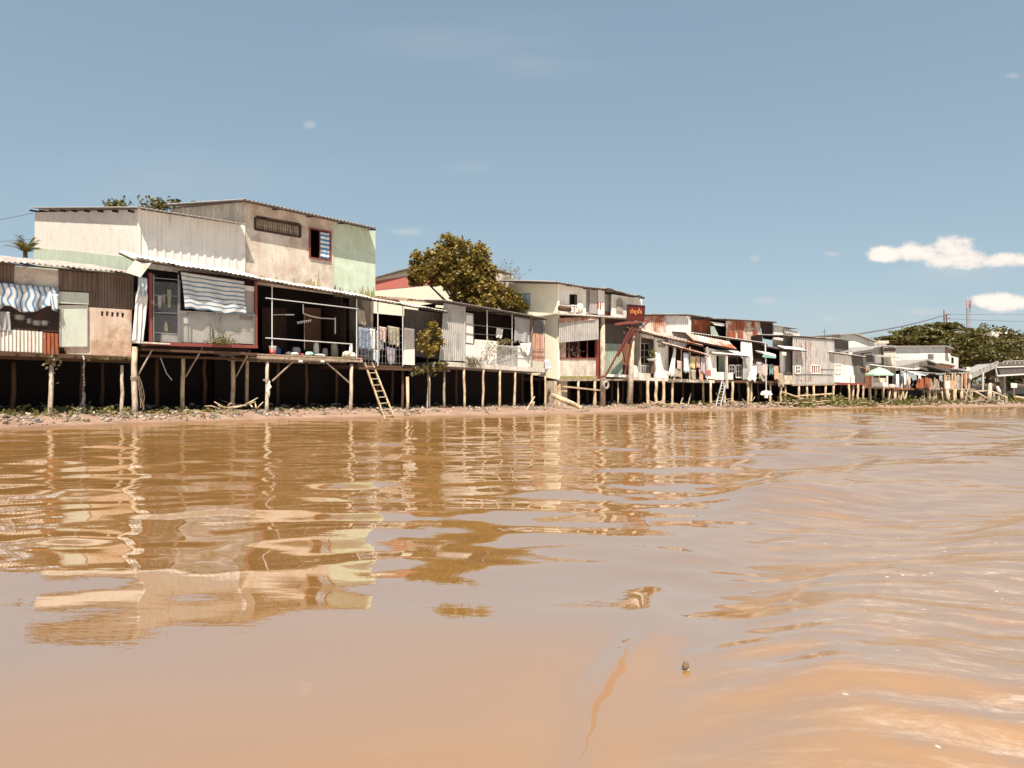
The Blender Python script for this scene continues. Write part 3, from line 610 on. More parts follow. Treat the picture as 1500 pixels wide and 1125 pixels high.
# ---------------------------------------------------------------- second house: grille, striped tarp below, tall corrugated upper floor
def house2():
    h = House('stilt_house', 'two storey house with tall whitish corrugated upper wall above a red framed wire grille', 'house', 203, 378)
    zf = Zp(h, 240, 503); xc = X(h, 203, 350, 1.0); x1 = X(h, 377)
    # upper floor
    top = h.pt(203, 307, 1.0); yb = h.side(51, 311, xc)
    mb = MB().prism([(xc, 1.0, zf), (xc, 1.0, top.z), (xc, yb.y, yb.z), (xc, yb.y, zf)], (.14, 0, 0)); mb.build('side_wall', 'plaster_pale', h)
    a = h.side(50, 363, xc-.02); b = h.side(110, 368, xc-.02); c = h.side(201, 379, xc-.02); d_ = h.side(201, 400, xc-.02)
    MB().prism([(xc-.02, 1.02, c.z), (xc-.02, b.y, b.z), (xc-.02, yb.y-.02, a.z), (xc-.02, yb.y-.02, a.z-3), (xc-.02, 1.02, zf+1)], (-.03, 0, 0)).build('green_flashing', 'plaster_green', h, label='pale green painted strip along the foot of the side wall')
    h.corrp('upper_wall', 'metal_white', [(204, 392), (358, 412), (358, 330), (204, 307)], 1.0, .34, .022, boxy=True)
    MB().bar(h.pt(203.5, 392, .97), h.pt(203.5, 306, .97), .1).bar(h.pt(357.5, 405, .97), h.pt(357.5, 330, .97), .08).build('corner_trim', 'white_sheet', h)
    e0 = h.pt(201, 303.5, .3); rise = yb.z+.25-e0.z
    r = h.roofp('roof', 'metal_grey', (201, 303.5), (359, 328.5), .3, yb.y+.2, rise, .18, .02, left=0, right=.1)
    mb = MB()
    for k in range(9): y = 1.5+(yb.y-1.5)*k/8; z = e0.z+rise*(y-.3)/(yb.y-.1)-.09; mb.box(xc-.25, xc+3, y, y+.07, z-.09, z)
    mb.build('purlin', 'wood_dark', r)
    MB().prism([(xc+4.5, 1.2, zf), (xc+4.5, 1.2, top.z-.2), (xc+4.5, yb.y, yb.z-.2), (xc+4.5, yb.y, zf)], (.1, 0, 0)).build('side_wall', 'interior', h)
    # ground floor
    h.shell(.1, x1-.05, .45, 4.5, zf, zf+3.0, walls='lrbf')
    aw = h.roofp('awning', 'metal_white', (197, 378.5), (380, 408), -.75, 1.02, .50, .2, .025, 'wood_dark', warp=.05)
    fl = MB().prism([h.pt(x, y, -.8) for x, y in ((198, 381), (208, 386), (222, 385), (206, 406), (184, 399))], (0, .02, 0)).build('loose_flap', 'white_sheet', h, label='white sheet flap folded down at the awning corner')
    MB().bar(h.pt(220, 400, -.05), h.pt(220, 505, -.05), .13).build('post', 'red_paint', h, label='red corner post')
    MB().bar(h.pt(374.5, 412, -.02), h.pt(374.5, 507, -.02), .12).build('post', 'red_paint', h)
    MB().bar(h.pt(208, 503, -.08), h.pt(377, 508, -.08), .14, .12).build('sill_beam', 'red_paint', h, label='faded red beam under the wire fence')
    MB().bar(h.pt(205, 512, .1), h.pt(377, 519, .1), .1, .34).bar(h.pt(203, 521, .9), h.pt(377, 527, .9), .1, .2).build('floor_beam', 'wood_brown', h)
    MB().box(-.25, 1.1, -.35, .05, zf-.06, zf).build('ledge', 'concrete_white', h)
    # fence: window grille and chain link
    G = MB()
    for px in (225, 261): G.bar(h.pt(px, 402, -.1), h.pt(px, 502, -.1), .045)
    for py0, py1 in ((407, 410), (432, 434), (458, 459), (487, 489)): G.bar(h.pt(225, py0, -.1), h.pt(261, py1, -.1), .03)
    meshwire(h, G, (226, 412, 260, 500), -.08, .09, .009); G.build('window_grille', 'steel', h)
    G = MB()
    for px in (263, 276, 308, 323, 372): G.bar(h.pt(px, 410 if px == 263 else 458, -.1), h.pt(px, 505, -.1), .04)
    G.bar(h.pt(263, 457, -.1), h.pt(372, 462, -.1), .035).bar(h.pt(325, 484, -.12), h.pt(371, 487, -.12), .03)
    meshwire(h, G, (264, 458, 371, 503), -.06, .11, .010); G.build('chain_link_fence', 'steel', h)
    h.panel('back_panel', 'white_sheet', [(263, 455), (371, 460), (371, 504), (263, 501)], .12, .03)
    h.panel('wall_panel', 'grey_sheet', [(352, 420), (373, 423), (373, 470), (352, 468)], .04, .04, label='grey board beside the striped tarp')
    h.panel('wall_panel', 'white_sheet', [(352, 417), (373, 420), (373, 427), (352, 424)], .0, .03)
    h.panel('wall_panel', 'interior', [(262, 396), (373, 408), (373, 462), (262, 456)], .2, .04)
    r = random.Random(11)
    for px, py, w, hh, m, lb, sd in ((248, 424, 6, 26, 'cloth_yellow', 'yellow cloth hanging behind the left window grille', 1), (234, 432, 6, 20, 'cloth_white', 'white rag hanging behind the left window grille', 2), (240, 431, 5, 14, 'cloth_pink', 'pink rag hanging between white rag and yellow cloth in the grille', 3)):
        h.cloth('hanging_cloth', m, [(px-w/2, py), (px+w/2, py+.5), (px+w/2-1, py+hh), (px-w/2+1.5, py+hh)], lb, 'cloth', .1, .03, 2, 0, .1, group='cloths behind the window grille', nx=8, ny=8, seed=sd)
    c = h.pt(248, 501, .15); T = h.thing(c, 'storage_box', 'white box standing behind the foot of the window grille', 'box')
    MB().box(c.x-.3, c.x+.35, .1, .4, c.z, c.z+.32).build('box_body', 'plastic_white', T); MB().box(c.x-.33, c.x+.38, .08, .42, c.z+.323, c.z+.36).build('lid', 'plastic_white', T)
    c = h.pt(243, 485, .3); mb = MB().tube([c, c+Vector((0, 0, .25)), c+Vector((0, 0, .42))], [.09, .07, .01], 8)
    h.solo(mb, c, 'yellow_bag', 'cloth_yellow', 'pointed yellow bag above the white box in the grille', 'bag')
    # corner cloths
    h.cloth('curtain', 'cloth_white', [(200, 427), (217, 432), (211, 503), (194, 500)], 'long dirty white sheet hanging at the corner beside the red post', 'curtain', -.3, .08, 3, 0, .1, nx=20, ny=16, seed=3)
    h.cloth('hanging_cloth', 'cloth_sky', [(203, 404), (216, 408), (217, 436), (201, 433)], 'pale blue cloth tied above the long white sheet', 'cloth', -.34, .09, 3, 0, .15, nx=16, ny=10, seed=7)
    h.cloth('tarpaulin', 'tarp_h', [(265, 398), (358, 412), (361, 461), (271, 451)], 'blue and white horizontally striped tarp hung flat above the wire fence', 'tarpaulin', -.22, .05, 3, .02, .12, nx=50, ny=24, seed=12)
    c = h.pt(325, 504, -.25); T = h.thing(c, 'potted_weeds', 'yellow green weeds growing at the foot of the wire fence', 'plant'); mb = MB(); r = random.Random(2); st = MB()
    for k in range(170):
        u = r.gauss(0, .33); p = c+Vector((u, r.gauss(0, .07), abs(r.gauss(0, .2))*(1-.5*min(1, abs(u))))); mb.leaf(p, .12, r)
    for k, (dx, hh) in enumerate(((-.5, .85), (-.42, .6), (-.2, .7), (.1, .5), (.4, .45))):
        st.tube([c+Vector((dx*.6, 0, -.05)), c+Vector((dx*.8, 0, hh*.5)), c+Vector((dx, 0, hh))], .009, 5)
        for q in range(10): mb.leaf(c+Vector((dx*(.6+.4*q/9)+r.gauss(0, .05), r.gauss(0, .03), hh*q/9)), .11, r)
    mb.build('leaves', 'leaf_weed', T); st.build('stem', 'wood_brown', T)
    # struts and stilts
    for a, b, da, db in (((223, 512), (201, 552), -.1, -.05), ((297, 509), (272, 552), .3, .9), ((366, 514), (344, 555), .3, 1.2)):
        MB().tube([h.pt(*a, da), h.pt(*b, db)], .035, 7).build('brace', 'wood_grey', h)
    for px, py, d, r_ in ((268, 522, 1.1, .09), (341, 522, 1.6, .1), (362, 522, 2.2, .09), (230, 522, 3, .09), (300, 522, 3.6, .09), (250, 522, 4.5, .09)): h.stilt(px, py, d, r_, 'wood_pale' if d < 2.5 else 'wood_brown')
    c = h.pt(235, 524, .6); mb = MB().tube([c, h.pt(244, 547, .5), h.pt(252, 557, .4)], .018, 6)
    h.solo(mb, c, 'hanging_pipe', 'white_pipe', 'thin bent white pipe hanging in the dark below the red beam', 'pipe')
    c = h.pt(200, 556, -.25); T = h.thing(c, 'rope_bundle', 'grey rope knotted round the thick stilt with loose ends', 'rope'); mb = MB(); r = random.Random(4)
    for k in range(3): mb.tube([c+Vector((.17*math.cos(t), .14+.17*math.sin(t), .05*k+.02*math.sin(3*t))) for t in [j*.5 for j in range(14)]], .016, 5, False)
    mb.build('coil', 'wood_grey', T); mb = MB()
    for k in range(6):
        p = c+Vector((.05+.1*r.random(), -.03, 0)); q = [p]
        for j in range(6): p = p+Vector((r.gauss(.015, .04), r.gauss(0, .02), -.15-.1*r.random())); q.append(p)
        mb.tube(q, .009, 4)
    mb.build('loose_end', 'wood_grey', T)
house2()
# ---------------------------------------------------------------- third house: tall plastered block over an open veranda
def ladder(h, a0, a1, b0, b1, da, db, n, name, label, mat='wood_pale', w=.07):
    """rails a0-a1 and b0-b1 (pixels, top to bottom)"""
    A0, A1, B0, B1 = h.pt(*a0, da), h.pt(*a1, db), h.pt(*b0, da), h.pt(*b1, db)
    T = h.thing((A1+B1)/2, name, label, 'ladder')
    MB().bar(A0, A1, w, w*1.1).build('rail', mat, T); MB().bar(B0, B1, w, w*1.1).build('rail', mat, T)
    for k in range(n): f = (k+.7)/n; MB().bar(A0.lerp(A1, f), B0.lerp(B1, f), w*.6, w*.5).build('rung', mat, T)
def house3():
    h = House('stilt_house', 'tall block plastered half beige, half pale green, above an open veranda with pipe rails', 'house', 378, 655)
    zf = Zp(h, 391, 519); xc = X(h, 358, 350, 1.0); xg = X(h, 488.5, 400, 1.0); xr = X(h, 550, 400, 1.0)
    h.wall('front_wall', 'plaster_beige', (358, 294), (488.5, 324), (358, 414), (488.5, 431), [(375, 321, 438.5, 343), (454.5, 337, 482.5, 379)], 1.0, .15)
    h.wall('front_wall', 'plaster_green', (488.5, 324), (550, 338), (488.5, 431), (550, 441), [], 1.03, .15, label='pale green painted front wall')
    yb = h.side(256, 306, xc)
    MB().prism([(xc, 1.16, zf), (xc, 1.16, h.pt(358, 294, 1).z-.03), (xc, yb.y, yb.z), (xc, yb.y, zf)], (.14, 0, 0)).build('side_wall', 'plaster_cream', h)
    MB().prism([(xr-.14, 1.2, zf), (xr-.14, 1.2, h.pt(550, 338, 1).z-.03), (xr-.14, 12, yb.z-.2), (xr-.14, 12, zf)], (.135, 0, 0)).build('side_wall', 'plaster_cream', h)
    MB().box(xc+.2, xr-.2, 3.2, 3.3, zf, zf+7).build('inner_wall', 'void', h)
    e0 = h.pt(356, 292.5, .35); h.roofp('roof', 'metal_grey', (356, 292), (551, 334.5), .3, yb.y+.2, yb.z+.2-e0.z, .2, .03, 'wood_dark')
    # lattice vent: frame, balusters
    P = [(373.5, 318.6), (439.8, 330.4), (439.8, 347.5), (373.5, 335.9)]
    fr = h.frame4('vent', 'wood_dark', None, .97, .07, .1, quad=P); mb = MB()
    for k in range(26):
        f = (k+.5)/26; t = h.pt(P[0][0]+(P[1][0]-P[0][0])*f, P[0][1]+(P[1][1]-P[0][1])*f, 1.05); b = h.pt(P[3][0]+(P[2][0]-P[3][0])*f, P[3][1]+(P[2][1]-P[3][1])*f, 1.05)
        mb.bar(b, t, .05, .03)
    mb.bar(h.pt(375, 328, 1.04), h.pt(439, 340, 1.04), .03); mb.build('lattice', 'wood_grey', fr)
    P = [(453.5, 334), (483.9, 339.8), (483.9, 382.2), (453.5, 377)]
    w = h.frame4('window', 'red_paint', None, .97, .06, .1, quad=P)
    MB().bar(h.pt(468.5, 337, .99), h.pt(468.5, 379, .99), .05).build('mullion', 'red_paint', w)
    h.cloth('window_curtain', 'curtain_stripe', [(469.6, 339.5), (482.6, 342), (482.6, 380.5), (469.6, 378)], 'blue and white striped curtain in the right half of the upper window', 'curtain', .96, .015, 2, 0, 0, seed=2)
    # black mould along the foot of the upper wall
    mb = MB(); r = random.Random(9)
    def foot(p0, p1, hmax, d, name, mat, n, sd):
        a = h.pt(*p0, d); b = h.pt(*p1, d); mb = MB(); top = [a.lerp(b, k/n)+Vector((0, 0, hmax*(.55+.9*mn.noise(Vector((k*.16, sd, 0)))+.35*mn.noise(Vector((k*.5, sd, 3))))*(1 if 0 < k < n else .5))) for k in range(n+1)]
        for k in range(n): s, t_ = a.lerp(b, k/n), a.lerp(b, (k+1)/n); mb.prism([s, t_, top[k+1], top[k]], (0, .02, 0))
        mb.build(name, mat, h)
    foot((380, 413), (432, 420), .34, .985, 'stain_foot', 'moss_brown', 60, 5); foot((446, 421), (470, 425), .6, .985, 'stain_foot', 'moss_brown', 40, 6); foot((489, 434), (523, 438), .55, 1.01, 'mould', 'moss_black', 60, 1); foot((527, 436), (549, 440), .75, 1.01, 'mould', 'moss_brown', 50, 2)
    # veranda
    x0, x1 = .02, X(h, 522, 500)
    h.roofp('awning', 'metal_white', (377, 409), (546, 437), -.55, 1.02, .38, .22, .022, 'wood_dark', warp=.04)
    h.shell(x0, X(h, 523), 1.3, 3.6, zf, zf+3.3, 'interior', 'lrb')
    for k, (pa, pb, m_) in enumerate(((384, 420, 'interior'), (445, 470, 'wood_brown'))):
        h.panel('inner_board', m_, [(pa, 450), (pb, 452), (pb, 515), (pa, 515)], 2.2+.3*k, .05)
    mb = MB()
    for k in range(7): y = -.3+k*.22; mb.box(-.1, x1+.15, y, y+.19, zf-.05+.012*(k % 2), zf-.005+.012*(k % 3))
    mb.build('deck_planks', 'plank', h)
    MB().box(0, x1, 1.25, 3.6, zf-.05, zf-.01).build('floor', 'wood_dark', h)
    MB().bar((-.15, -.22, zf-.16), (x1+.2, -.22, zf-.16), .12, .14).bar((0, .9, zf-.16), (x1, .9, zf-.16), .12, .14).bar((0, 3, zf-.16), (x1, 3, zf-.16), .12, .14).build('floor_beam', 'wood_grey', h)
    mb = MB()
    for px in (440, 472): c = h.pt(px, 529, -.27); mb.box(c.x-.09, c.x+.09, -.33, -.22, c.z-.05, c.z+.05)
    mb.build('float_block', 'white_sheet', h)
    R = MB()
    R.tube([h.pt(398.5, 418, -.25), h.pt(398.5, 516, -.25)], .028, 8).tube([h.pt(522.5, 436, -.25), h.pt(522.5, 528, -.25)], .03, 8)
    R.tube([h.pt(389, 436.5, -.3), h.pt(525, 452.5, -.3)], .024, 8).tube([h.pt(389, 495, -.3), h.pt(516, 504, -.3)], .026, 8); R.build('pipe_railing', 'white_pipe', h)
    for a, b in (((431, 528), (399, 558)), ((477, 530), (512, 561))): MB().tube([h.pt(*a, -.15), h.pt(*b, -.05)], .04, 7).build('brace', 'wood_grey', h)
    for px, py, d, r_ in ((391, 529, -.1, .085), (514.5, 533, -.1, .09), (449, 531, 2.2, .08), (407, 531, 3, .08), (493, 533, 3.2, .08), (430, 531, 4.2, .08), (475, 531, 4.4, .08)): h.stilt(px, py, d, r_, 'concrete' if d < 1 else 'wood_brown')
    c = h.pt(393, 568, -.22); T = h.thing(c, 'rag_bundle', 'pale rag and rope tied round the stilt below the bucket', 'cloth'); mb = MB()
    for k in range(3): mb.tube([c+Vector((-.04+.14*math.cos(t), .12+.14*math.sin(t), .32+.03*k)) for t in [j*.5 for j in range(14)]], .014, 5, False)
    mb.build('rope', 'wood_grey', T); mb = MB(); r = random.Random(6)
    mb.tube([c+Vector((r.gauss(.04, .03), r.gauss(0, .02), .3-.12*j)) for j in range(7)], [.03, .06, .09, .08, .1, .07, .02], 9); mb.build('rag', 'sack_white', T, True)
    # the things on the deck
    c = h.pt(399.5, 519, -.1); c.z = zf+.01; T = h.thing(c, 'bucket', 'white plastic bucket with a red lower side on the veranda corner', 'bucket')
    MB().lathe(c, [(.135, 0), (.15, .22)], 18).build('lower_band', 'plastic_red', T, True, label='red lower half'); MB().lathe(c+Vector((0, 0, .221)), [(.151, 0), (.16, .12), (.175, .125), (.175, .15), (.15, .15)], 18).build('bucket_rim', 'plastic_white', T, True)
    def sack(px, py, d, sx, sy, sz, name, mat, label, cat, sd, n=14, ex=None):
        ex = ex or (.16 if sz > .4 else .4)
        c = h.pt(px, py, d); c.z = zf+.015; mb = MB(); i0 = 0
        for j in range(8):
            v = j/7
            for i in range(n):
                a = i/n*6.283; rr = (math.sin(math.pi*min(.98, max(.06, v*.9+.1)))**ex)*(1+(.5 if ex > .3 else .15)*mn.noise(Vector((math.cos(a)*1.2, math.sin(a)*1.2, v*2+sd*7))))
                mb.v.append((c.x+sx*rr*math.cos(a), c.y+sy*rr*math.sin(a), c.z+sz*v))
        for j in range(7):
            for i in range(n): a = j*n+i; b = j*n+(i+1) % n; mb.f.append((a, b, b+n, a+n))
        mb.f += [tuple(range(n-1, -1, -1)), tuple(range(7*n, 8*n))]
        h.solo(mb, c, name, mat, label, cat, None, True)
    sack(508, 522, .05, .26, .2, .32, 'sack', 'sack_white', 'plump cream sack on the right end of the deck', 'sack', 1)
    sack(517, 524, -.1, .15, .14, .26, 'sack', 'sack_white', 'smaller cream sack against the right white pipe', 'sack', 2)
    sack(453, 519, .3, .24, .18, .22, 'plastic_tub', 'plastic_teal', 'pale green bag in the middle of the deck', 'bag', 3)
    sack(469, 520, .2, .28, .15, .13, 'folded_sheet', 'cloth_white', 'flat white folded sheet beside the pale green bag', 'cloth', 4)
    sack(432, 518, .25, .22, .16, .15, 'cloth_pile', 'cloth_white', 'low white pile beside a small dark pot on the deck', 'cloth', 5)
    sack(423, 518, .35, .12, .12, .17, 'dark_pot', 'grey_dark', 'small dark pot left of the pale green bag', 'pot', 6, 16)
    sack(434, 514, 1.0, .22, .16, .46, 'laundry_heap', 'cloth_lilac', 'lilac clothes heap at the back of the deck', 'clothes', 7)
    sack(424, 514, .95, .2, .15, .22, 'laundry_heap', 'cloth_orange', 'orange cloth heap left of the lilac clothes', 'clothes', 8)
    sack(443, 516, .7, .09, .09, .14, 'red_pot', 'plastic_red', 'small red pot right of the lilac clothes', 'pot', 9)
    sack(405, 514, 1.1, .22, .2, .42, 'blue_tub', 'plastic_blue', 'dark blue plastic tub in shade behind the bucket', 'tub', 10, 18)
    sack(463, 514, 1.2, .15, .14, .75, 'water_drum', 'cloth_white', 'white upright drum at the back of the veranda', 'drum', 11, 16)
    sack(490, 514, 1.3, .2, .18, .8, 'water_drum', 'cloth_tan', 'tan water drum with a white pipe rising beside it', 'drum', 12, 16)
    sack(476, 515, 1.3, .16, .14, .5, 'clay_jar', 'cloth_lilac', 'dull violet jar between the two drums', 'jar', 13, 16)
    sack(514, 516, .5, .1, .1, .7, 'white_bottle', 'cloth_white', 'tall pointed white bottle behind the cream sacks', 'bottle', 14)
    mb = MB().tube([h.pt(491, 465, 1.1), h.pt(491, 489, 1.1)], .035, 8); h.solo(mb, h.pt(491, 489, 1.1), 'wall_pipe', 'white_pipe', 'short upright white pipe above the tan drum', 'pipe')
    c = h.pt(440, 448, .4); T = h.thing(c, 'clothes_line', 'white plumbing pipe and line hanging across the veranda', 'pipe')
    MB().tube([h.pt(444, 446, .4), h.pt(444, 459, .4), h.pt(455, 463, .5), h.pt(470, 466, .7), h.pt(490, 467, 1.0)], .03, 8).build('pipe', 'white_pipe', T); MB().tube([h.pt(446, 462, .4), h.pt(446, 512, .4)], .012, 6).build('cord', 'wood_grey', T)
    c = h.pt(445, 470, .2); T = h.thing(c, 'peg_hanger', 'small peg hanger dangling from the white pipe', 'clothes hanger'); MB().bar(h.pt(435, 472, .2), h.pt(456, 468.5, .2), .03).build('hanger_bar', 'white_pipe', T); mb = MB()
    for k in range(7): f = (k+.5)/7; p = h.pt(435+21*f, 472-3.5*f, .2); mb.box(p.x-.012, p.x+.012, .19, .21, p.z-.1, p.z-.01)
    mb.build('peg', 'cloth_white', T)
    c = h.pt(425, 461, .6); T = h.thing(c, 'lamp_tube', 'horizontal white lamp tube hanging at the left of the veranda', 'lamp'); MB().tube([h.pt(400, 461, .6), h.pt(431, 461, .6)], .016, 6).build('tube', 'white_pipe', T); MB().bar(h.pt(418, 461, .6), h.pt(430, 461, .6), .05).build('fitting', 'white_pipe', T)
    ladder(h, (534, 531), (563, 612), (545, 531), (577, 610), -.1, -.95, 9, 'wooden_ladder', 'pale wooden ladder leaning from the veranda down to the mud')
    # ------------------------------------------------ the part with the barred laundry balcony
    zb = Zp(h, 560, 535); xa, xb = X(h, 523, 500), X(h, 655, 500)
    h2 = House('stilt_house', 'low house with barred balcony full of laundry, right of the wooden ladder', 'house', 0, 0, frame=h)
    h2.roofp('roof', 'metal_white', (524, 434.5), (656, 456.5), -.45, 1.6, .42, .22, .02, 'wood_dark', warp=.05)
    h2.roofp('roof', 'rust_roof', (552, 434), (664, 444), .9, 5, .62, .22, .02, 'wood_grey', label='rust stained rear roof')
    h2.shell(xa, xb, 1.1, 4, zb, zb+3.2, walls='lrb')
    h2.corrp('back_sheet', 'metal_dark', [(592, 520), (655, 528), (655, 460), (592, 452)], .9, .16, .02)
    MB().box(xa, xb, -.15, 4, zb-.14, zb).build('floor', 'wood_brown', h2); MB().bar((xa, -.18, zb-.2), (xb, -.18, zb-.2), .1, .16).build('floor_beam', 'wood_brown', h2)
    G = MB()
    for px in (553.5, 590): G.tube([h.pt(px, 441 if px < 560 else 446, -.2), h.pt(px, 536, -.2)], .03, 8)
    G.build('pipe_post', 'white_pipe', h2); G = MB()
    for k in range(14): px = 525+k*5; G.bar(h.pt(px, 478+k*.5, -.15), h.pt(px, 534, -.15), .016)
    for k in range(6): G.bar(h.pt(524, 479+k*10.5, -.15), h.pt(591, 482+k*10, -.15), .016)
    G.build('balcony_grille', 'steel', h2)
    lw = h.panel('louvre_door', 'metal_grey', [(593, 480), (607, 482), (607, 534), (592, 533)], -.2, .05, parent=h2, label='grey upper louvre of the leaning door'); h.panel('door_panel', 'white_sheet', [(591.5, 513), (607.5, 511), (607.5, 535), (591, 534)], -.23, .02, parent=h2)
    mb = MB()
    for k in range(10): mb.bar(h.pt(594, 483+k*2.9, -.21), h.pt(606.3, 484.6+k*2.8, -.21), .03, .02)
    mb.build('slats', 'grey_sheet', lw)
    for px, py, d, r_, m_ in ((590, 542, .1, .075, 'wood_brown'), (553, 540, 1.0, .07, 'wood_brown'), (628, 548, -.1, .09, 'concrete'), (651, 540, -.1, .07, 'wood_grey'), (575, 540, 2.5, .08, 'wood_brown'), (610, 540, 3, .08, 'wood_brown'), (640, 540, 3.4, .08, 'wood_brown')): h2.stilt(px, py, d, r_, m_)
    x = X(h, 597, 560, -.3); mb = MB(); zg = h.g(x, -.3); mb.tube([(x, -.3, zg-.2), (x+.02, -.3, zg+.5), (x, -.3, Zp(h, 597, 552, -.3))], .085, 9); h.solo(mb, (x, -.3, zg), 'mooring_post', 'wood_pale', 'short thick post standing free on the mud right of the ladder', 'post', smooth=True)
    L = [((524, 452), (534, 455), (536, 476), (525, 474), 'cloth_tan', 'straw coloured bundle hanging above the blue shirt'),
         ((526, 479), (543, 482), (545, 513), (525, 510), 'cloth_blue', 'faded blue shirt hanging on the balcony bars'),
         ((542, 481), (549, 482), (549, 512), (544, 511), 'cloth_white', 'narrow white cloth right of the faded blue shirt'),
         ((551, 484), (560, 486), (562, 514), (551, 512), 'cloth_grey', 'grey and white top hanging beside the balcony post'),
         ((568, 477), (585, 480), (584, 507), (569, 504), 'cloth_tan', 'tan towel hanging on the balcony bars'),
         ((556, 478), (567, 480), (566, 500), (557, 498), 'cloth_pink', 'dull pink shirt left of the tan towel'),
         ((566, 508), (579, 510), (577, 533), (568, 532), 'cloth_lilac', 'lilac trousers hanging low under the tan towel'),
         ((527, 511), (545, 513), (544, 528), (528, 526), 'cloth_dark', 'dark trousers under the faded blue shirt'),
         ((547, 512), (556, 513), (556, 530), (548, 529), 'cloth_sky', 'pale blue cloth low on the bars beside dark trousers')]
    for k, (a, b, c_, d_, m_, lb) in enumerate(L): h.cloth('laundry', m_, [a, b, c_, d_], lb, 'clothes', -.02-.03*(k % 3), .045, 2, .01, .18, group='laundry on the barred balcony', nx=14, ny=12, seed=20+k)
    c = h.pt(528, 530, -.2); T = h.thing(c, 'paint_can', 'small orange and red can at the top of the wooden ladder', 'can'); MB().lathe(c, [(.1, 0), (.1, .16)], 12).build('can_body', 'cloth_orange', T); MB().lathe(c+Vector((0, 0, .162)), [(.105, 0), (.105, .04)], 12).build('lid', 'plastic_red', T)
    # climbing shrub between the houses
    def shrub(pts, n, size, name, label, seed, mat='leaf_brown', trunk=None, parent_d=-.3, r_=.02, cat='shrub'):
        r = random.Random(seed); base = trunk[0] if trunk else h.pt(*pts[0][:2], parent_d); T = h.thing(base, name, label, cat); mb = MB()
        for px, py, rp, w_ in pts:
            c = h.pt(px, py, parent_d); s = rp*(h.pt(px+1, py, parent_d)-c).length*.9
            for k in range(int(n*w_)):
                v = Vector((r.gauss(0, 1), r.gauss(0, 1), r.gauss(0, 1))).normalized()*s*(.4+.7*r.random()); mb.leaf(c+v, size*r.uniform(.7, 1.3), r)
        mb.build('foliage', mat, T)
        if trunk: MB().tube(trunk, [r_*(1.2-.6*k/len(trunk)) for k in range(len(trunk))], 7).build('trunk', 'bark', T, True)
    gx = X(h, 627, 595, -.4)
    shrub([(634, 476, 6, .5), (622, 490, 9, .8), (640, 488, 6, .6), (618, 504, 9, .8), (627, 516, 7, .4), (644, 500, 8, .6), (634, 510, 9, .6)], 95, .24, 'climbing_shrub', 'leafy brown green shrub growing up between the balcony and the corrugated wall', 5, trunk=[Vector((gx, -.4, h.g(gx, -.4)-.1)), h.pt(628, 555, -.4), h.pt(626, 530, -.4), h.pt(628, 500, -.4), h.pt(634, 480, -.4)], parent_d=-.5)
    shrub([(607, 543, 7, .5), (620, 542, 7, .4), (632, 543, 8, .6), (640, 537, 7, .6), (650, 535, 6, .5)], 90, .2, 'hanging_vine', 'yellow green vine spilling from the floor edge below the climbing shrub', 6, mat='leaf_olive', parent_d=-.35)
    # ------------------------------------------------ corrugated house with low white wall
    h4 = House('stilt_house', 'long low house with thin roof, grey corrugated end and pale concrete floor edge', 'house', 655, 800)
    A, B = X(h4, 655), X(h4, 798.5); z4 = Zp(h4, 700, 531); za, zb4 = Zp(h4, 655, 530), Zp(h4, 799, 540)
    h4.roofp('roof', 'metal_grey', (656, 441), (801, 466.5), -.5, 2.7, .32, .22, .02, 'wood_dark', left=.4)
    h4.shell(A, B, 1.1, 2.6, min(za, zb4), za+3.4, walls='lrb')
    MB().hexa([(A-.35, -.22, za-.26), (B, -.22, zb4-.26), (B, 2.6, zb4-.26), (A-.35, 2.6, za-.26)], [(A-.35, -.22, za), (B, -.22, zb4), (B, 2.6, zb4), (A-.35, 2.6, za)]).build('floor_slab', 'concrete_white', h4)
    h4.corrp('front_sheet', 'metal_grey', [(643, 528), (681, 529), (681, 449), (650, 444)], -.02, .16, .022)
    MB().bar(h4.pt(681, 449, -.1), h4.pt(681, 530, -.1), .045).build('post', 'white_pipe', h4)
    for px in (713.5, 750, 778, 797.5): MB().bar(h4.pt(px, 449+(px-681)*.165, -.12), h4.pt(px, 531+(px-700)*.08, -.12), .045).build('post', 'white_pipe' if px < 770 else 'wood_grey', h4)
    sh = h4.panel('shutter', 'white_sheet', [(682, 458), (694, 460), (694, 504), (682, 503)], -.06, .05); mb = MB()
    for k in range(4): mb.bar(h4.pt(682, 460+k*14, -.09), h4.pt(694, 462+k*14, -.09), .03)
    for px in (682.3, 693.7): mb.bar(h4.pt(px, 459, -.09), h4.pt(px, 503, -.09), .03)
    mb.build('slats', 'grey_dark', sh)
    h4.corrp('low_wall', 'metal_white', [(682, 531), (697, 532), (697, 505), (682, 504)], -.05, .12, .02)
    h4.wall('low_wall', 'plaster_white', (696, 497), (730, 500), (696, 532), (730, 535), [], -.04, .08)
    h4.corrp('low_wall', 'metal_grey', [(728, 535), (758, 537), (758, 507), (728, 505)], -.06, .14, .015)
    h4.wall('low_wall', 'white_sheet', (756, 507), (779, 503), (756, 537), (779, 538), [], -.03, .06, label='white board wall with a dark rail')
    rl = MB(); rl.bar(h4.pt(694, 476, -.15), h4.pt(750, 482, -.15), .02).bar(h4.pt(694, 489, -.15), h4.pt(728, 491, -.15), .02).bar(h4.pt(725, 509, -.15), h4.pt(797, 512, -.15), .03).bar(h4.pt(756, 520, -.12), h4.pt(797, 522, -.12), .03); rl.build('railing', 'steel', h4)
    h4.panel('window', 'grey_dark', [(781, 468), (796, 470), (796, 489), (781, 488)], -.02, .04); h4.corrp('rusty_panel', 'metal_rusty', [(780, 528), (797, 530), (797, 489), (780, 487)], -.05, .14, .02, label='white panel streaked with red rust')
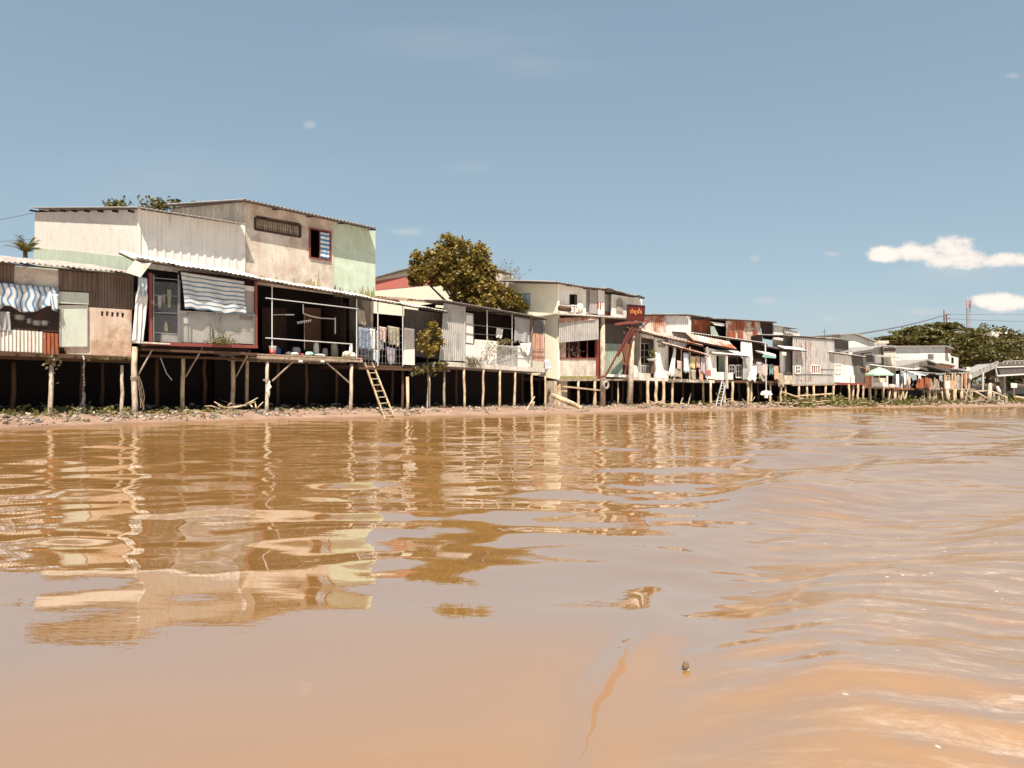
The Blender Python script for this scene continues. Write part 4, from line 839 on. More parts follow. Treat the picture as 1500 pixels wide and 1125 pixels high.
    h4.cloth('canvas_curtain', 'cloth_grey', [(754, 463), (777, 467), (776, 504), (753, 500)], 'grey canvas curtain hanging beside the rust streaked panel', 'curtain', -.05, .05, 2, .02, .2, seed=30)
    h4.cloth('laundry', 'cloth_white', [(762, 503), (778, 502), (775, 521), (765, 513)], 'white cloth knotted over the low wall below the canvas curtain', 'clothes', -.2, .06, 2, .03, .2, seed=31)
    h4.cloth('laundry', 'cloth_white', [(728, 480), (737, 482), (735, 496), (727, 494)], 'small white cloth drying left of the middle post', 'clothes', .1, .04, 2, 0, .1, seed=32)
    h4.cloth('laundry', 'cloth_sky', [(797, 527), (806, 527), (807, 540), (798, 541)], 'pale cloth hanging off the right corner of the concrete floor', 'clothes', -.3, .08, 2, 0, .1, seed=33)
    for px in (680, 708, 732, 754.5, 779, 798.5): h4.stilt(px, 533+(px-655)*.07, -.12, .072, 'wood_pale', rnd.uniform(-.05, .05))
    for px, d in ((668, 2), (690, 3.2), (720, 2.6), (745, 3.5), (765, 2.4), (790, 3.2)): h4.stilt(px, 538, d, .08, 'wood_brown')
    h = h4
    def shrub4(*a, **k): shrub(*a, **k)
    r = random.Random(14); c = h4.pt(745, 504, -.3); T = h4.thing(c, 'bare_shrub', 'wispy shrub with yellow leaves leaning over the low white wall', 'shrub'); mb = MB(); st = MB()
    for k in range(9):
        p = h4.pt(703+r.random()*6, 530, -.25); q = h4.pt(708+k*5.5, 500+r.uniform(-8, 12), -.3-.1*r.random()); m_ = p.lerp(q, .5)+Vector((0, -.1, .25)); st.tube([p, m_, q], .012, 4)
        for _ in range(16): mb.leaf(p.lerp(q, r.uniform(.4, 1.1))+Vector((r.gauss(0, .12), r.gauss(0, .1), r.gauss(0, .1)+.15)), .1, r)
    for _ in range(130): mb.leaf(h4.pt(741+r.gauss(0, 6), 500+r.gauss(0, 2.2), -.35), .13, r)
    mb.build('foliage', 'leaf_weed', T); st.build('branch', 'wood_grey', T)
    c = h4.pt(690, 528, -.35); T = h4.thing(c, 'dry_grass', 'dry straw tuft hanging over the concrete floor edge', 'plant'); mb = MB()
    for k in range(80): p = c+Vector((r.gauss(.1, .35), r.gauss(0, .05), r.gauss(.15, .08))); mb.bar(p, p+Vector((r.gauss(.12, .15), -.06, -.3-.3*r.random())), .012)
    mb.build('straw', 'leaf_twig', T)
house3()
# ---------------------------------------------------------------- salmon striped building and the trees behind the first row
FR = House(None, '', '', 655, 800)
def striped_building():
    h = House('striped_building', 'cream building with broad salmon stripe rising behind the leafy tree', 'building', 0, 0, frame=FR)
    x = FR.pt(668, 420, 9).x; f = lambda a, b: h.side(a, b, x)
    tl, tr = f(548, 409), f(668, 376); yb, yf = tl.y, tr.y
    def strip(name, mat, pa, pb, qa, qb, off, label=None):
        a, b, c, d = f(548, pa), f(668, pb), f(668, qb), f(548, qa)
        MB().prism([Vector((x+off, v.y, v.z)) for v in (a, b, c, d)], (.1, 0, 0)).build(name, mat, h, label=label)
    strip('side_wall', 'plaster_yellow', 409, 377, 540, 540, 0)
    strip('stripe', 'salmon', 412, 393, 425.5, 414, -.02, 'broad salmon painted stripe')
    strip('roof_edge', 'grey_dark', 407.5, 375.5, 409, 377.5, -.25)
    MB().hexa([(x-.25, yf, tr.z+.02), (x+6, yf, tr.z-.6), (x+6, yb, tl.z-.6), (x-.25, yb, tl.z+.02)], [(x-.25, yf, tr.z+.1), (x+6, yf, tr.z-.5), (x+6, yb, tl.z-.5), (x-.25, yb, tl.z+.1)]).build('roof', 'metal_grey', h)
    MB().box(x+.12, x+6, yf, yf+.12, 2, tr.z-.7).build('front_wall', 'plaster_cream', h)
    a, b = FR.pt(549, 433, 5.5), FR.pt(583, 438, 5.5); h.corrp('low_roof', 'rust', [(549, 440), (590, 446), (583, 439), (549, 432)], 5.5, .2, .02, label='rust brown sheet roof at the foot of the wall')
striped_building()
def crown(mb, c, R, n, size, r, shell=.55):
    c = Vector(c)
    for _ in range(n):
        v = Vector((r.gauss(0, 1), r.gauss(0, 1), r.gauss(0, 1))).normalized(); rr = shell+(1-shell)*r.random()
        rr *= 1+.22*mn.noise(v*2.3+c*.4); mb.leaf(c+Vector((v.x*R[0], v.y*R[1], v.z*R[2]))*rr, size*r.uniform(.7, 1.3), r, .5)
def tree(h, name, label, blobs, d, n, size, mat, seed, base_px, r0=.2, sub=9, cat='tree', group=None):
    """blobs: (px, py, rx_px, ry_px, weight, dd); each crown is many small clumps"""
    r = random.Random(seed); b = h.pt(base_px[0], base_px[1], d); b.z = h.g(b.x, d)-.1; T = h.thing(b, name, label, cat, group); mb = MB(); st = MB()
    zc = sum(h.pt(q[0], q[1], d).z for q in blobs)/len(blobs); hub = Vector((b.x, d, b.z+(zc-b.z)*.55)); st.tube([b, b.lerp(hub, .5)+Vector((.06, 0, 0)), hub], [r0*1.2, r0, r0*.8], 9)
    for px, py, rx, ry, w, dd in blobs:
        c = h.pt(px, py, d+dd); k = (h.pt(px+1, py, d+dd)-c).length; R = Vector((rx*k*.8, rx*k*.75, ry*k))
        st.tube([hub, hub.lerp(c, .5)+Vector((0, 0, -.15*R.z)), c], [r0*.6, r0*.4, r0*.15], 6)
        m = int(sub*w)+3
        for q in range(m):
            v = Vector((r.gauss(0, 1), r.gauss(0, 1), r.gauss(0, 1))).normalized()*(.35+.5*r.random()); cc = c+Vector((v.x*R.x, v.y*R.y, v.z*R.z)); s = r.uniform(.28, .46)
            crown(mb, cc, (R.x*s, R.y*s, R.z*s*.8), int(n*w/m), size, r, .3)
            if q < 5: st.tube([c, c.lerp(cc, .5)+Vector((0, 0, .05)), cc], [r0*.16, r0*.1, r0*.04], 5)
    mb.build('crown', mat, T); st.build('trunk', 'bark', T, True)
tree(FR, 'leafy_tree', 'large round leafy tree standing in front of the salmon stripe', [(635, 388, 34, 26, 1, 0), (668, 376, 38, 26, 1.2, 0), (696, 398, 30, 32, 1.1, 0), (660, 400, 40, 22, .9, .5), (690, 425, 28, 20, .9, -.3), (613, 402, 18, 17, .6, 0), (690, 412, 36, 30, 1.1, .6), (668, 418, 22, 15, .5, 0), (640, 408, 22, 12, .4, 0), (705, 440, 24, 16, .6, 0)], 6.5, 2600, .26, 'leaf_brown', 3, (698, 480), .24, 16)
tree(FR, 'leafy_tree', 'smaller dense tree just right of the large round one, before the cream wall', [(722, 427, 20, 15, .8, .3), (744, 442, 22, 15, 1, 0), (712, 440, 24, 14, .8, .4), (763, 452, 12, 8, .5, -.5)], 3.6, 1900, .24, 'leaf_brown', 4, (725, 480), .14, 9)
def twigs(h, name, label, d, base, tips, seed, mat='leaf_twig', n=30, ls=.14, rr=.05, up=.3, sp=.4):
    r = random.Random(seed); b = h.pt(*base, d); b.z = h.g(b.x, d); T = h.thing(b, name, label, 'tree'); st = MB(); mb = MB(); f = h.pt(base[0], base[1], d)
    st.tube([b, f], [rr*2, rr*1.4], 7)
    for px, py in tips:
        q = h.pt(px, py, d+r.uniform(-.6, .6)); m_ = f.lerp(q, .5)+Vector((r.uniform(-.2, .2), 0, .1)); st.tube([f, m_, q], [rr, rr*.5, rr*.2], 5)
        for _ in range(4): p = m_.lerp(q, r.random()); e = p+Vector((r.gauss(0, sp), r.gauss(0, .3), abs(r.gauss(up, up*.6)))); st.tube([p, e], [rr*.25, rr*.1], 4); [mb.leaf(e+Vector((r.gauss(0, .15), r.gauss(0, .15), r.gauss(0, .15))), ls, r) for _ in range(n//4)]
    mb.build('leaves', mat, T); st.build('trunk', 'bark', T)
twigs(FR, 'bare_tree', 'thin nearly leafless tree showing above the cream building roof', 9, (742, 430), [(728, 388), (738, 394), (748, 390), (757, 400), (768, 402), (733, 402), (763, 410), (722, 405)], 2)
HB = House(None, '', '', 203, 378)
twigs(HB, 'broadleaf_tree', 'leaf tuft of a tree poking above the middle of the corrugated upper wall roof', 12, (240, 318), [(215, 293), (222, 296), (232, 300), (245, 301), (252, 299), (262, 303), (275, 300), (286, 302), (218, 298)], 5, 'leaf_olive', 40, .26, .04, .05, .2)
twigs(HB, 'broadleaf_tree', 'small leaf tuft showing over the roof corner at the far left', 11.0, (175, 312), [(164, 300), (172, 300), (180, 299), (188, 301), (168, 302)], 6, 'leaf_olive', 36, .22, .04, .05, .15)
def palm(h, px, py, d, label):
    b = h.pt(px, py, d); g = h.g(b.x, d); r = random.Random(4); T = h.thing((b.x, d, g), 'palm_tree', label, 'palm'); MB().tube([(b.x, d, g-.2), (b.x+.1, d, (g+b.z)/2), b], [.16, .13, .1], 8).build('trunk', 'bark', T, True); mb = MB()
    for k in range(22):
        a = r.uniform(0, 6.28); el = r.uniform(.5, 1.4); L = r.uniform(.5, .95); dr = Vector((math.cos(a)*math.cos(el), math.sin(a)*math.cos(el), math.sin(el))); p = b.copy()
        for j in range(8):
            q = p+dr*L/8; dr = (dr+Vector((0, 0, -.09))).normalized(); s = dr.cross(Vector((0, 0, 1))).normalized(); mb.bar(p, q, .025)
            for sg in (1, -1): mb.poly([p, p+s*sg*.28+dr*.28+Vector((0, 0, -.05)), p+dr*.07])
            p = q
    mb.build('fronds', 'leaf_weed', T)
palm(HB, 37, 369, 12, 'yellowish palm top behind the cement roof at the far left')
# ---------------------------------------------------------------- cream two storey house with the steel gantry
def house_cream():

    h = House('stilt_house', 'cream two storey house with grey corrugated screen, brown window and round concrete post', 'house', 818, 925)
    x1 = X(h, 941, 440, .0); zf = Zp(h, 850, 553); yb = h.side(746, 415, 0)
    h.wall('side_wall', 'plaster_yellow', (817, 416), (746, 415), (817, 556), (746, 543), [(764.8, 430, 776.8, 448)], x=-.15, t=.15)
    wf = MB(); P = [h.side(a, b, -.12) for a, b in ((764.8, 430.5), (776.8, 430), (776.8, 448), (764.8, 448))]
    for k in range(4): wf.bar(P[k], P[(k+1) % 4], .08, .08)
    wf.bar((P[0]+P[1])/2, (P[2]+P[3])/2, .06).bar((P[0]+P[3])/2, (P[1]+P[2])/2, .06); w = wf.build('window', 'blue_frame', h)
    MB().prism(P, (.04, 0, 0)).build('pane', 'cloth_sky', w)
    # upper storey front
    h.wall('front_wall', 'plaster_white', (817.5, 415), (858, 420.5), (817.5, 461), (858, 461), [(834.5, 432, 844, 446)], .0, .12)
    fr = h.frame4('window', 'wood_dark', (834.5, 432, 844, 446), -.0, .06, .1); MB().prism([h.pt(a, b, .3) for a, b in ((833, 430), (846, 430), (846, 448), (833, 448))], (0, .03, 0)).build('pane', 'void', fr)
    h.corrp('wall_sheet', 'metal_white', [(854, 460), (866, 461), (866, 423), (854, 420)], .35, .15, .02)
    h.panel('wall_panel', 'grey_sheet', [(864, 424), (878, 425), (878, 460), (864, 459)], .0, .1)
    h.corrp('wall_sheet', 'metal_white', [(876, 461), (885.5, 461), (885.5, 426), (876, 424)], -.02, .2, .02); h.panel('rust_patch', 'rust', [(876, 442), (883, 442), (882, 455), (875, 451)], -.05, .02)
    h.corrp('wall_sheet', 'metal_grey', [(885, 462), (897, 463), (897, 433), (885, 431)], .5, .16, .02); h.panel('rust_patch', 'rust', [(885, 456), (896, 457), (896, 462), (885, 461)], .4, .03)
    h.panel('front_wall', 'plaster_white', [(896.5, 431), (940.5, 438), (940.5, 472), (896.5, 464)], .02, .12)
    aw = h.panel('arched_window', 'grey_sheet', [(903, 458), (903, 441), (905, 437.5), (908, 436), (911, 437.8), (912.5, 442), (912.5, 459)], -.03, .05); h.panel('pane', 'cloth_tan', [(904.5, 456), (904.5, 443), (908, 439), (911, 443), (911, 457)], -.05, .02, parent=aw)
    # roofs
    e = h.pt(815, 413, -.6); rise = yb.z+.15-e.z
    h.roofp('roof', 'metal_grey', (815, 413), (864, 421.5), -.6, yb.y+.3, rise, .25, .03, 'wood_dark', left=.1, warp=.05)
    h.roofp('roof', 'metal_grey', (863, 421), (889, 423.5), -.45, 6, .4, .25, .03, 'wood_dark'); h.roofp('roof', 'metal_grey', (888, 422.5), (945, 435.5), -.5, 6, .5, .25, .03, 'wood_dark', warp=.12)
    MB().box(0, x1, 5.8, 5.9, zf, zf+5).build('back_wall', 'interior', h); MB().box(x1-.1, x1, .16, 5.7, zf, Zp(h, 940, 440)-.1).build('side_wall', 'plaster_cream', h)
    sl = MB().hexa([h.pt(817, 458, -.75), h.pt(922, 464.5, -.75), Vector((x1, 5, Zp(h, 922, 464.5, -.75))), Vector((0, 5, Zp(h, 817, 458, -.75)))], [v+Vector((0, 0, -.09)) for v in (h.pt(817, 458, -.75), h.pt(922, 464.5, -.75), Vector((x1, 5, Zp(h, 922, 464.5, -.75))), Vector((0, 5, Zp(h, 817, 458, -.75))))]).build('ledge', 'concrete_white', h)
    MB().box(.05, x1-.1, -.1, .0, Zp(h, 850, 470), Zp(h, 850, 463)).build('lintel', 'wood_dark', h)
    # things on the ledge
    zl = Zp(h, 840, 457.5, -.4)
    for px, r_, L, m_, lb in ((827, .19, .95, 'wood_brown', 'brown roll of matting lying on the ledge under the broken window'), ):
        c = h.pt(px, 457, -.35); mb = MB().tube([(c.x-L/2, -.4, zl+r_), (c.x+L/2, -.35, zl+r_*.9)], [r_, r_*.9], 12); h.solo(mb, (c.x, -.4, zl), 'rolled_mat', m_, lb, 'mat', smooth=True)
    c = h.pt(840, 457, -.4); T = h.thing(c, 'plastic_chair', 'white plastic stool with dark edge on the ledge below the broken window', 'stool'); mb = MB()
    for sx in (-.2, .2):
        for sy in (-.15, .15): MB().bar((c.x+sx*1.2, -.4+sy, zl), (c.x+sx, -.4+sy*.8, zl+.4), .06).build('leg', 'plastic_white', T)
    MB().box(c.x-.27, c.x+.27, -.6, -.2, zl+.4, zl+.46).build('seat', 'plastic_white', T)
    c = h.pt(849.5, 457, -.4); mb = MB().tube([(c.x, -.4, zl), (c.x, -.4, zl+.5), (c.x, -.4, zl+.62)], [.2, .24, .12], 12); h.solo(mb, c, 'storage_jar', 'sack_white', 'cream jar on the ledge right of the white stool', 'jar', smooth=True)
    # lower storey
    MB().corr(h.pt(818.5, 502, -.28), h.pt(877, 497, -.55), h.pt(877, 466.5, -.62), h.pt(818.5, 467, -.35), .16, .022).build('screen', 'metal_grey', h, label='grey corrugated screen hanging under the ledge')
    MB().corr(h.pt(819, 473, -.41), h.pt(872, 468, -.68), h.pt(872, 464.5, -.6), h.pt(819, 466, -.34), .16, .022).build('screen_cap', 'metal_rusty', h)
    h.wall('front_wall', 'plaster_cream', (818, 524), (874, 525), (818, 556), (874, 555), [], -.02, .15)
    h.panel('wall_foot', 'moss_brown', [(818, 551), (875, 551), (875, 558), (818, 558)], -.05, .1)
    fr = h.frame4('window', 'red_paint', (819.5, 497, 873, 525), -.02, .09, .1, mid_v=3)
    h.panel('window_post', 'concrete', [(821, 500), (829, 500), (829, 525), (821, 525)], .15, .1); h.panel('corner_post', 'red_paint', [(873, 495), (878, 495), (878, 556), (873, 556)], -.04, .12)
    MB().box(.1, X(h, 875), 1.6, 1.7, zf, zf+4).build('inner_wall', 'wood_dark', h)
    h.shell(.05, x1, 2.6, 5, zf, zf+4, walls='lrbf'); MB().box(0, x1-.2, 0.0, 5, zf-.2, zf-.01).build('floor', 'wood_brown', h)
    mb = MB(); r = random.Random(3); a, b = h.pt(831, 524, .05), h.pt(852, 524, .05)
    T = h.thing(a, 'tangled_wire', 'tangle of wire and twigs on the brown window sill', 'wire')
    for _ in range(26): p = a.lerp(b, r.random())+Vector((0, r.uniform(-.1, .1), r.uniform(0, .5))); q = p+Vector((r.gauss(0, .25), r.gauss(0, .05), r.gauss(0, .15))); mb.bar(p, q, .02)
    mb.build('wire', 'wood_grey', T)
    # round post, recess, doors
    c = h.pt(882.5, 466, -.35); zb = h.g(c.x, -.35)-.3; MB().tube([(c.x, -.35, zb), (c.x+.03, -.35, (zb+c.z)/2), (c.x, -.35, c.z+.05)], [.2, .18, .17], 12).build('column', 'concrete', h, True)
    mb = MB(); mb.corr(h.pt(886.5, 550, .35), h.pt(912, 551, .35), h.pt(912, 504, .35), h.pt(886.5, 503, .35), .22, .02); mb.build('green_door', 'green_metal', h)
    h.corrp('upper_sheet', 'metal_dark', [(887, 505), (925, 507), (925, 470), (887, 470)], .45, .2, .02)
    h.panel('orange_panel', 'orange_panel', [(911.5, 503), (922, 504), (922, 535), (911.5, 534)], .3, .06); h.panel('white_panel', 'white_sheet', [(889, 552), (925, 553), (925, 549), (889, 548)], -.1, .05)
    MB().bar(h.pt(817, 557, -.1), h.pt(925, 556, -.1), .12, .16).build('floor_beam', 'wood_grey', h)
    MB().bar(h.pt(824, 566, -.15), h.pt(882, 572, -.2), .1, .14).build('tie_beam', 'wood_pale', h)
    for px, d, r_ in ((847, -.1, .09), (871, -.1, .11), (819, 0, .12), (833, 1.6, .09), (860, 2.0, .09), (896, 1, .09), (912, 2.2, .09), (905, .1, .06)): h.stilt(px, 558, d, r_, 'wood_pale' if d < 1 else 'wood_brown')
    MB().box(-.3, .9, .1, .8, h.g(0, .3)-.2, zf-.25).build('concrete_pier', 'concrete', h)
    # leaning concrete post and red steel gantry
    a, b = h.pt(926.5, 487, -.55), h.pt(922, 598, -.55); b.z = h.g(b.x, -.55)-.2
    h.solo(MB().tube([b, b.lerp(a, .5)+Vector((.02, 0, 0)), a], [.22, .19, .16], 12), b, 'concrete_post', 'concrete', 'leaning concrete post under the red steel gantry', 'post', smooth=True)
    c = h.pt(903, 552, -.7); T = h.thing(c, 'sign_gantry', 'rusty red steel gantry carrying the dark red signboard', 'gantry')
    MB().bar(h.pt(902, 475, -1.3), h.pt(923, 472, -.9), .17).bar(h.pt(922, 473, -.9), h.pt(951, 469.5, -.9), .15, .17).build('top_beam', 'red_paint', T)
    for p, q, w_ in (((888, 549), (926, 478), .1), ((905, 522), (930, 480), .08), ((930, 476), (915, 549), .08), ((951, 470), (925, 495), .06), ((886, 551), (876, 553), .1)): MB().bar(h.pt(*p, -.8), h.pt(*q, -.85), w_).build('strut', 'red_dark', T)
    MB().bar(h.pt(910, 507, -.75), h.pt(916, 532, -.75), .05).build('strut', 'wood_dark', T)
    P = [h.pt(a, b, -.95) for a, b in ((919.6, 446.3), (944, 448.2), (943, 469.5), (918.7, 469))]; T = h.thing(P[3], 'signboard', 'dark red signboard with orange lettering above the steel gantry', 'sign')
    MB().prism(P, (0, .08, 0)).build('board', 'sign_red', T)
    mb = MB(); [mb.bar(P[k], P[(k+1) % 4], .05, .1) for k in range(4)]; mb.build('board_frame', 'wood_dark', T)
    def text(s, px, py, size, mat, dx=1.0):
        cu = bpy.data.curves.new('lettering', 'FONT'); cu.body = s; cu.size = size; cu.extrude = .01; cu.align_x = 'CENTER'; cu.align_y = 'CENTER'; cu.offset = .012
        o = bpy.data.objects.new('lettering', cu); col.objects.link(o); bpy.context.view_layer.update()
        me = bpy.data.meshes.new_from_object(o.evaluated_get(bpy.context.evaluated_depsgraph_get())); bpy.data.objects.remove(o)
        c = h.pt(px, py, -.98); me.transform(Matrix.Translation(c-T.org) @ Matrix.Rotation(math.radians(-3), 4, 'Y') @ Matrix.Rotation(math.pi/2, 4, 'X') @ Matrix.Diagonal((dx, 1, 1, 1))); me.materials.append(MATS[mat])
        q = bpy.data.objects.new('lettering', me); col.objects.link(q); q.parent = T.obj
    text('xăng dầu', 931.5, 456.5, .46, 'sign_orange', .72); 
    # tyre hanging from the beam
    c = h.pt(887.5, 564, -.75); T = h.thing(c, 'tyre', 'pale worn tyre hanging from a rope beside the round post', 'tyre'); mb = MB(); R, q = .235, .075
    for i in range(24):
        a = i/24*6.283
        for j in range(8): b = j/8*6.283; mb.v.append((c.x+(R+q*math.cos(b))*math.cos(a), c.y+q*1.2*math.sin(b), c.z+(R+q*math.cos(b))*math.sin(a)))
    for i in range(24):
        for j in range(8): i2, j2 = (i+1) % 24, (j+1) % 8; mb.f.append((i*8+j, i*8+j2, i2*8+j2, i2*8+j))
    mb.build('tyre_ring', 'tyre_pale', T, True); MB().tube([c+Vector((0, 0, R)), h.pt(887, 551, -.7)], .02, 5).build('rope', 'wood_grey', T)
    # logs and stakes on the mud
    def log(p, q, da, db, r_, name, mat, label, cat='log', up=.05):
        a, b = h.pt(p[0], p[1], da), h.pt(q[0], q[1], db); mb = MB().tube([a, a.lerp(b, .35)+Vector((0, 0, .02)), a.lerp(b, .7), b], [r_*.9, r_, r_*.95, r_*.85], 10); h.solo(mb, (a+b)/2, name, mat, label, cat, None, True)
    log((809, 579), (853, 598), -.5, -2.6, .17, 'driftwood_log', 'wood_pale', 'thick pale tree trunk lying sloped down the mud below the cream house')
    log((835, 604), (861, 602), -3.4, -3.0, .13, 'driftwood_log', 'wood_grey', 'short brown log half sunk in mud at the water edge', up=0)
    log((770, 603), (783, 581), -2.3, -2.1, .05, 'mooring_stake', 'wood_pale', 'leaning pale stake, left of two driven in the mud', 'stake')
    log((780, 603), (782, 588), -2.2, -2.2, .07, 'mooring_stake', 'wood_grey', 'short grey stake, right of the leaning pale one', 'stake')
    log((928, 600), (955, 594), -.6, -.4, .08, 'driftwood_log', 'wood_grey', 'thin log lying by the foot of the leaning concrete post')
MATS_sign = plain('sign_red', (.11, .013, .010), .5); plain('sign_orange', (.55, .19, .06), .5); plain('sign_dim', (.3, .08, .05))
house_cream()
# ---------------------------------------------------------------- generic pieces for the far row
def far_wall(h, mats, pts, d=0, name='front_wall', pitch=.22, **k): return h.corrp(name, mats, pts, d, pitch, .025, **k)
def win(h, rect, d=-.04, mat='white_sheet', pane='void', mv=1, mh=1, name='window'):
    w = h.frame4(name, mat, rect, d, .09, .08, mid_v=mv, mid_h=mh); x0, y0, x1, y1 = rect; h.panel('pane', pane, [(x0, y0), (x1, y0), (x1, y1), (x0, y1)], d+.03, .02, parent=w); return w
def house_row1():
    h = House('stilt_house', 'white fronted house with tiny vent, rust roofs and clothes under a white awning', 'house', 925, 1047)
    zf = Zp(h, 960, 554); x0, x1 = X(h, 925), X(h, 1047)
    h.shell(x0, x1, 2.2, 5, zf, zf+3.0, walls='lrb'); MB().hexa([h.pt(924, 552, -.1), h.pt(1047, 557, -.1), Vector((x1, 4.8, zf)), Vector((x0, 4.8, zf))], [v+Vector((0, 0, -.22)) for v in (h.pt(924, 552, -.1), h.pt(1047, 557, -.1), Vector((x1, 4.8, zf)), Vector((x0, 4.8, zf)))]).build('floor', 'concrete_white', h)
    # upper gable and roofs
    h.corrp('upper_wall', 'metal_white', [(974, 500), (1013, 506), (1010.5, 463), (974, 462)], 2.6, .25, .03, boxy=True)
    h.corrp('upper_wall', 'rust_roof', [(942, 495), (975, 500), (975, 463), (942, 463)], 2.5, .22, .025, label='white sheets blotched with rust')
    h.roofp('roof', 'metal_grey', (938, 461), (1011, 460.5), 2.2, 8, .25, .25, .02, 'wood_dark')
    up = Zp(h, 970, 480, 2.6)
    h.roofp('roof', 'rust_roof', (930, 484), (1031, 507), -.55, 2.6, .95, .3, .04, 'wood_dark', label='long patched roof, half white and half rust')
    h.wall('front_wall', 'plaster_white', (959, 494), (979, 498), (959, 553), (979, 554), [], .0, .12)
    mb = MB()
    for k in range(4):
        for j in range(2): p = h.pt(965.5+k*2.6, 505.5+j*2.3, -.02); mb.box(p.x-.05, p.x+.05, -.03, .0, p.z-.04, p.z+.04)
    mb.build('vent', 'wood_dark', h)
    h.panel('side_panel', 'plaster_cream', [(940, 484), (958, 489), (958, 497), (940, 494)], -.1, .06)
    h.panel('recess_wall', 'grey_sheet', [(926, 545), (960, 548), (960, 495), (926, 492)], 1.4, .08)
    win(h, (936.5, 503, 951, 533), .8, 'grey_sheet', mv=1, mh=2, name='door'); G = MB()
    for k in range(6): G.bar(h.pt(937+k*2.6, 535, .4), h.pt(937+k*2.6, 546, .4), .04)
    G.bar(h.pt(936, 535, .4), h.pt(951, 536, .4), .05).build('railing', 'white_pipe', h)
    h.panel('low_wall', 'plaster_white', [(925, 534), (933, 536), (937, 552), (925, 552)], .1, .08); h.panel('low_wall', 'plaster_cream', [(935, 546), (954, 547), (954, 554), (935, 553)], -.02, .08)
    h.roofp('awning', 'rust_roof', (977, 504), (1039, 521), -.9, .7, .55, .28, .03, 'wood_dark'); h.corrp('curved_awning', 'metal_grey', [(978, 505), (1004, 509), (1007, 497), (978, 491)], -.3, .3, .04, label='grey curved sheet above the clothes')
    far_wall(h, 'interior', [(979, 552), (1036, 556), (1036, 512), (979, 502)], .9)
    for px in (987, 998, 1010.5, 1036): MB().bar(h.pt(px, 508, -.45), h.pt(px, 557, -.45), .07).build('post', 'wood_pale' if px != 998 else 'orange_panel', h)
    h.wall('front_wall', 'plaster_white', (1034, 509), (1048, 512), (1034, 554), (1048, 556), [], -.05, .1)
    L = [((988, 508), (991, 508), (989, 552), (978, 550), 'cloth_white', 'long white cloth drawn diagonally at the left of the clothes rail'),
         ((992, 528), (998, 529), (998, 542), (992, 540), 'cloth_pink', 'pink cloth folded low between two posts'),
         ((1001, 516), (1009, 517), (1009, 545), (1001, 544), 'cloth_sky', 'pale blue garment hanging in the middle of the clothes rail'),
         ((1012, 521), (1019, 522), (1018, 540), (1013, 538), 'cloth_yellow', 'pale yellow shirt on the clothes rail'),
         ((1020, 521), (1026, 522), (1026, 539), (1020, 538), 'cloth_orange', 'orange shirt right of the pale yellow one'),
         ((1027, 522), (1033, 523), (1033, 548), (1027, 547), 'cloth_lilac', 'grey patterned blouse at the right end of the clothes rail'),
         ((1033, 541), (1041, 542), (1041, 551), (1033, 550), 'cloth_red', 'red cloth hanging by the right white wall'),
         ((1024, 541), (1031, 542), (1030, 558), (1025, 557), 'cloth_orange', 'ochre fringe hanging low under the grey blouse'),
         ((1012, 541), (1020, 542), (1019, 558), (1013, 557), 'cloth_tan', 'dull brown cloth hanging low under the yellow shirt'),
         ((990, 540), (999, 541), (998, 553), (990, 552), 'cloth_tan', 'tan cloth over the floor edge left of the blue garment')]
    for k, (a, b, c_, d_, m_, lb) in enumerate(L): h.cloth('laundry', m_, [a, b, c_, d_], lb, 'clothes', -.5-.06*(k % 3), .06, 2, .01, .25, group='clothes under the white awning', nx=10, ny=8, seed=40+k)
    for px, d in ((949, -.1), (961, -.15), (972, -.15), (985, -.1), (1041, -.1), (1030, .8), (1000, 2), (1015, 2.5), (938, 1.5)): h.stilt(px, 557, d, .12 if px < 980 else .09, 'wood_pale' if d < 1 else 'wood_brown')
    MB().bar(h.pt(979, 559, -.15), h.pt(987, 559, -.15), .12).build('stilt_cap', 'wood_pale', h)
    for k, (p, q) in enumerate((((995, 597), (1000, 583)), ((1007, 597), (1012, 576)))):
        h.solo(MB().tube([h.pt(*p, -.2), h.pt(*q, .1)], .05, 7), h.pt(*p, -.2), 'mooring_stake', 'wood_grey', ['short leaning stake under the clothes rail', 'taller leaning stake under the clothes rail, left of the steel ladder'][k], 'stake')
    c = h.pt(955, 529, -.1); T = h.thing(c, 'wash_basin', 'white basin on a dark stand before the dark doorway', 'basin'); MB().lathe(c, [(.2, 0), (.36, .1), (.4, .16)], 14).build('bowl', 'plastic_white', T, True); MB().lathe(c-Vector((0, 0, .9)), [(.16, 0), (.1, .5), (.14, .9)], 10).build('stand', 'wood_brown', T)
    c = h.pt(957, 522, -.1); T = h.thing(c, 'potted_plant', 'small green plant standing above the white basin', 'plant'); mb = MB(); r = random.Random(1)
    for _ in range(70): mb.leaf(c+Vector((r.gauss(0, .15), r.gauss(0, .1), r.gauss(.15, .2))), .16, r)
    mb.build('leaves', 'leaf_weed', T); MB().tube([c-Vector((0, 0, .3)), c], .02, 5).build('stem', 'bark', T)
house_row1()
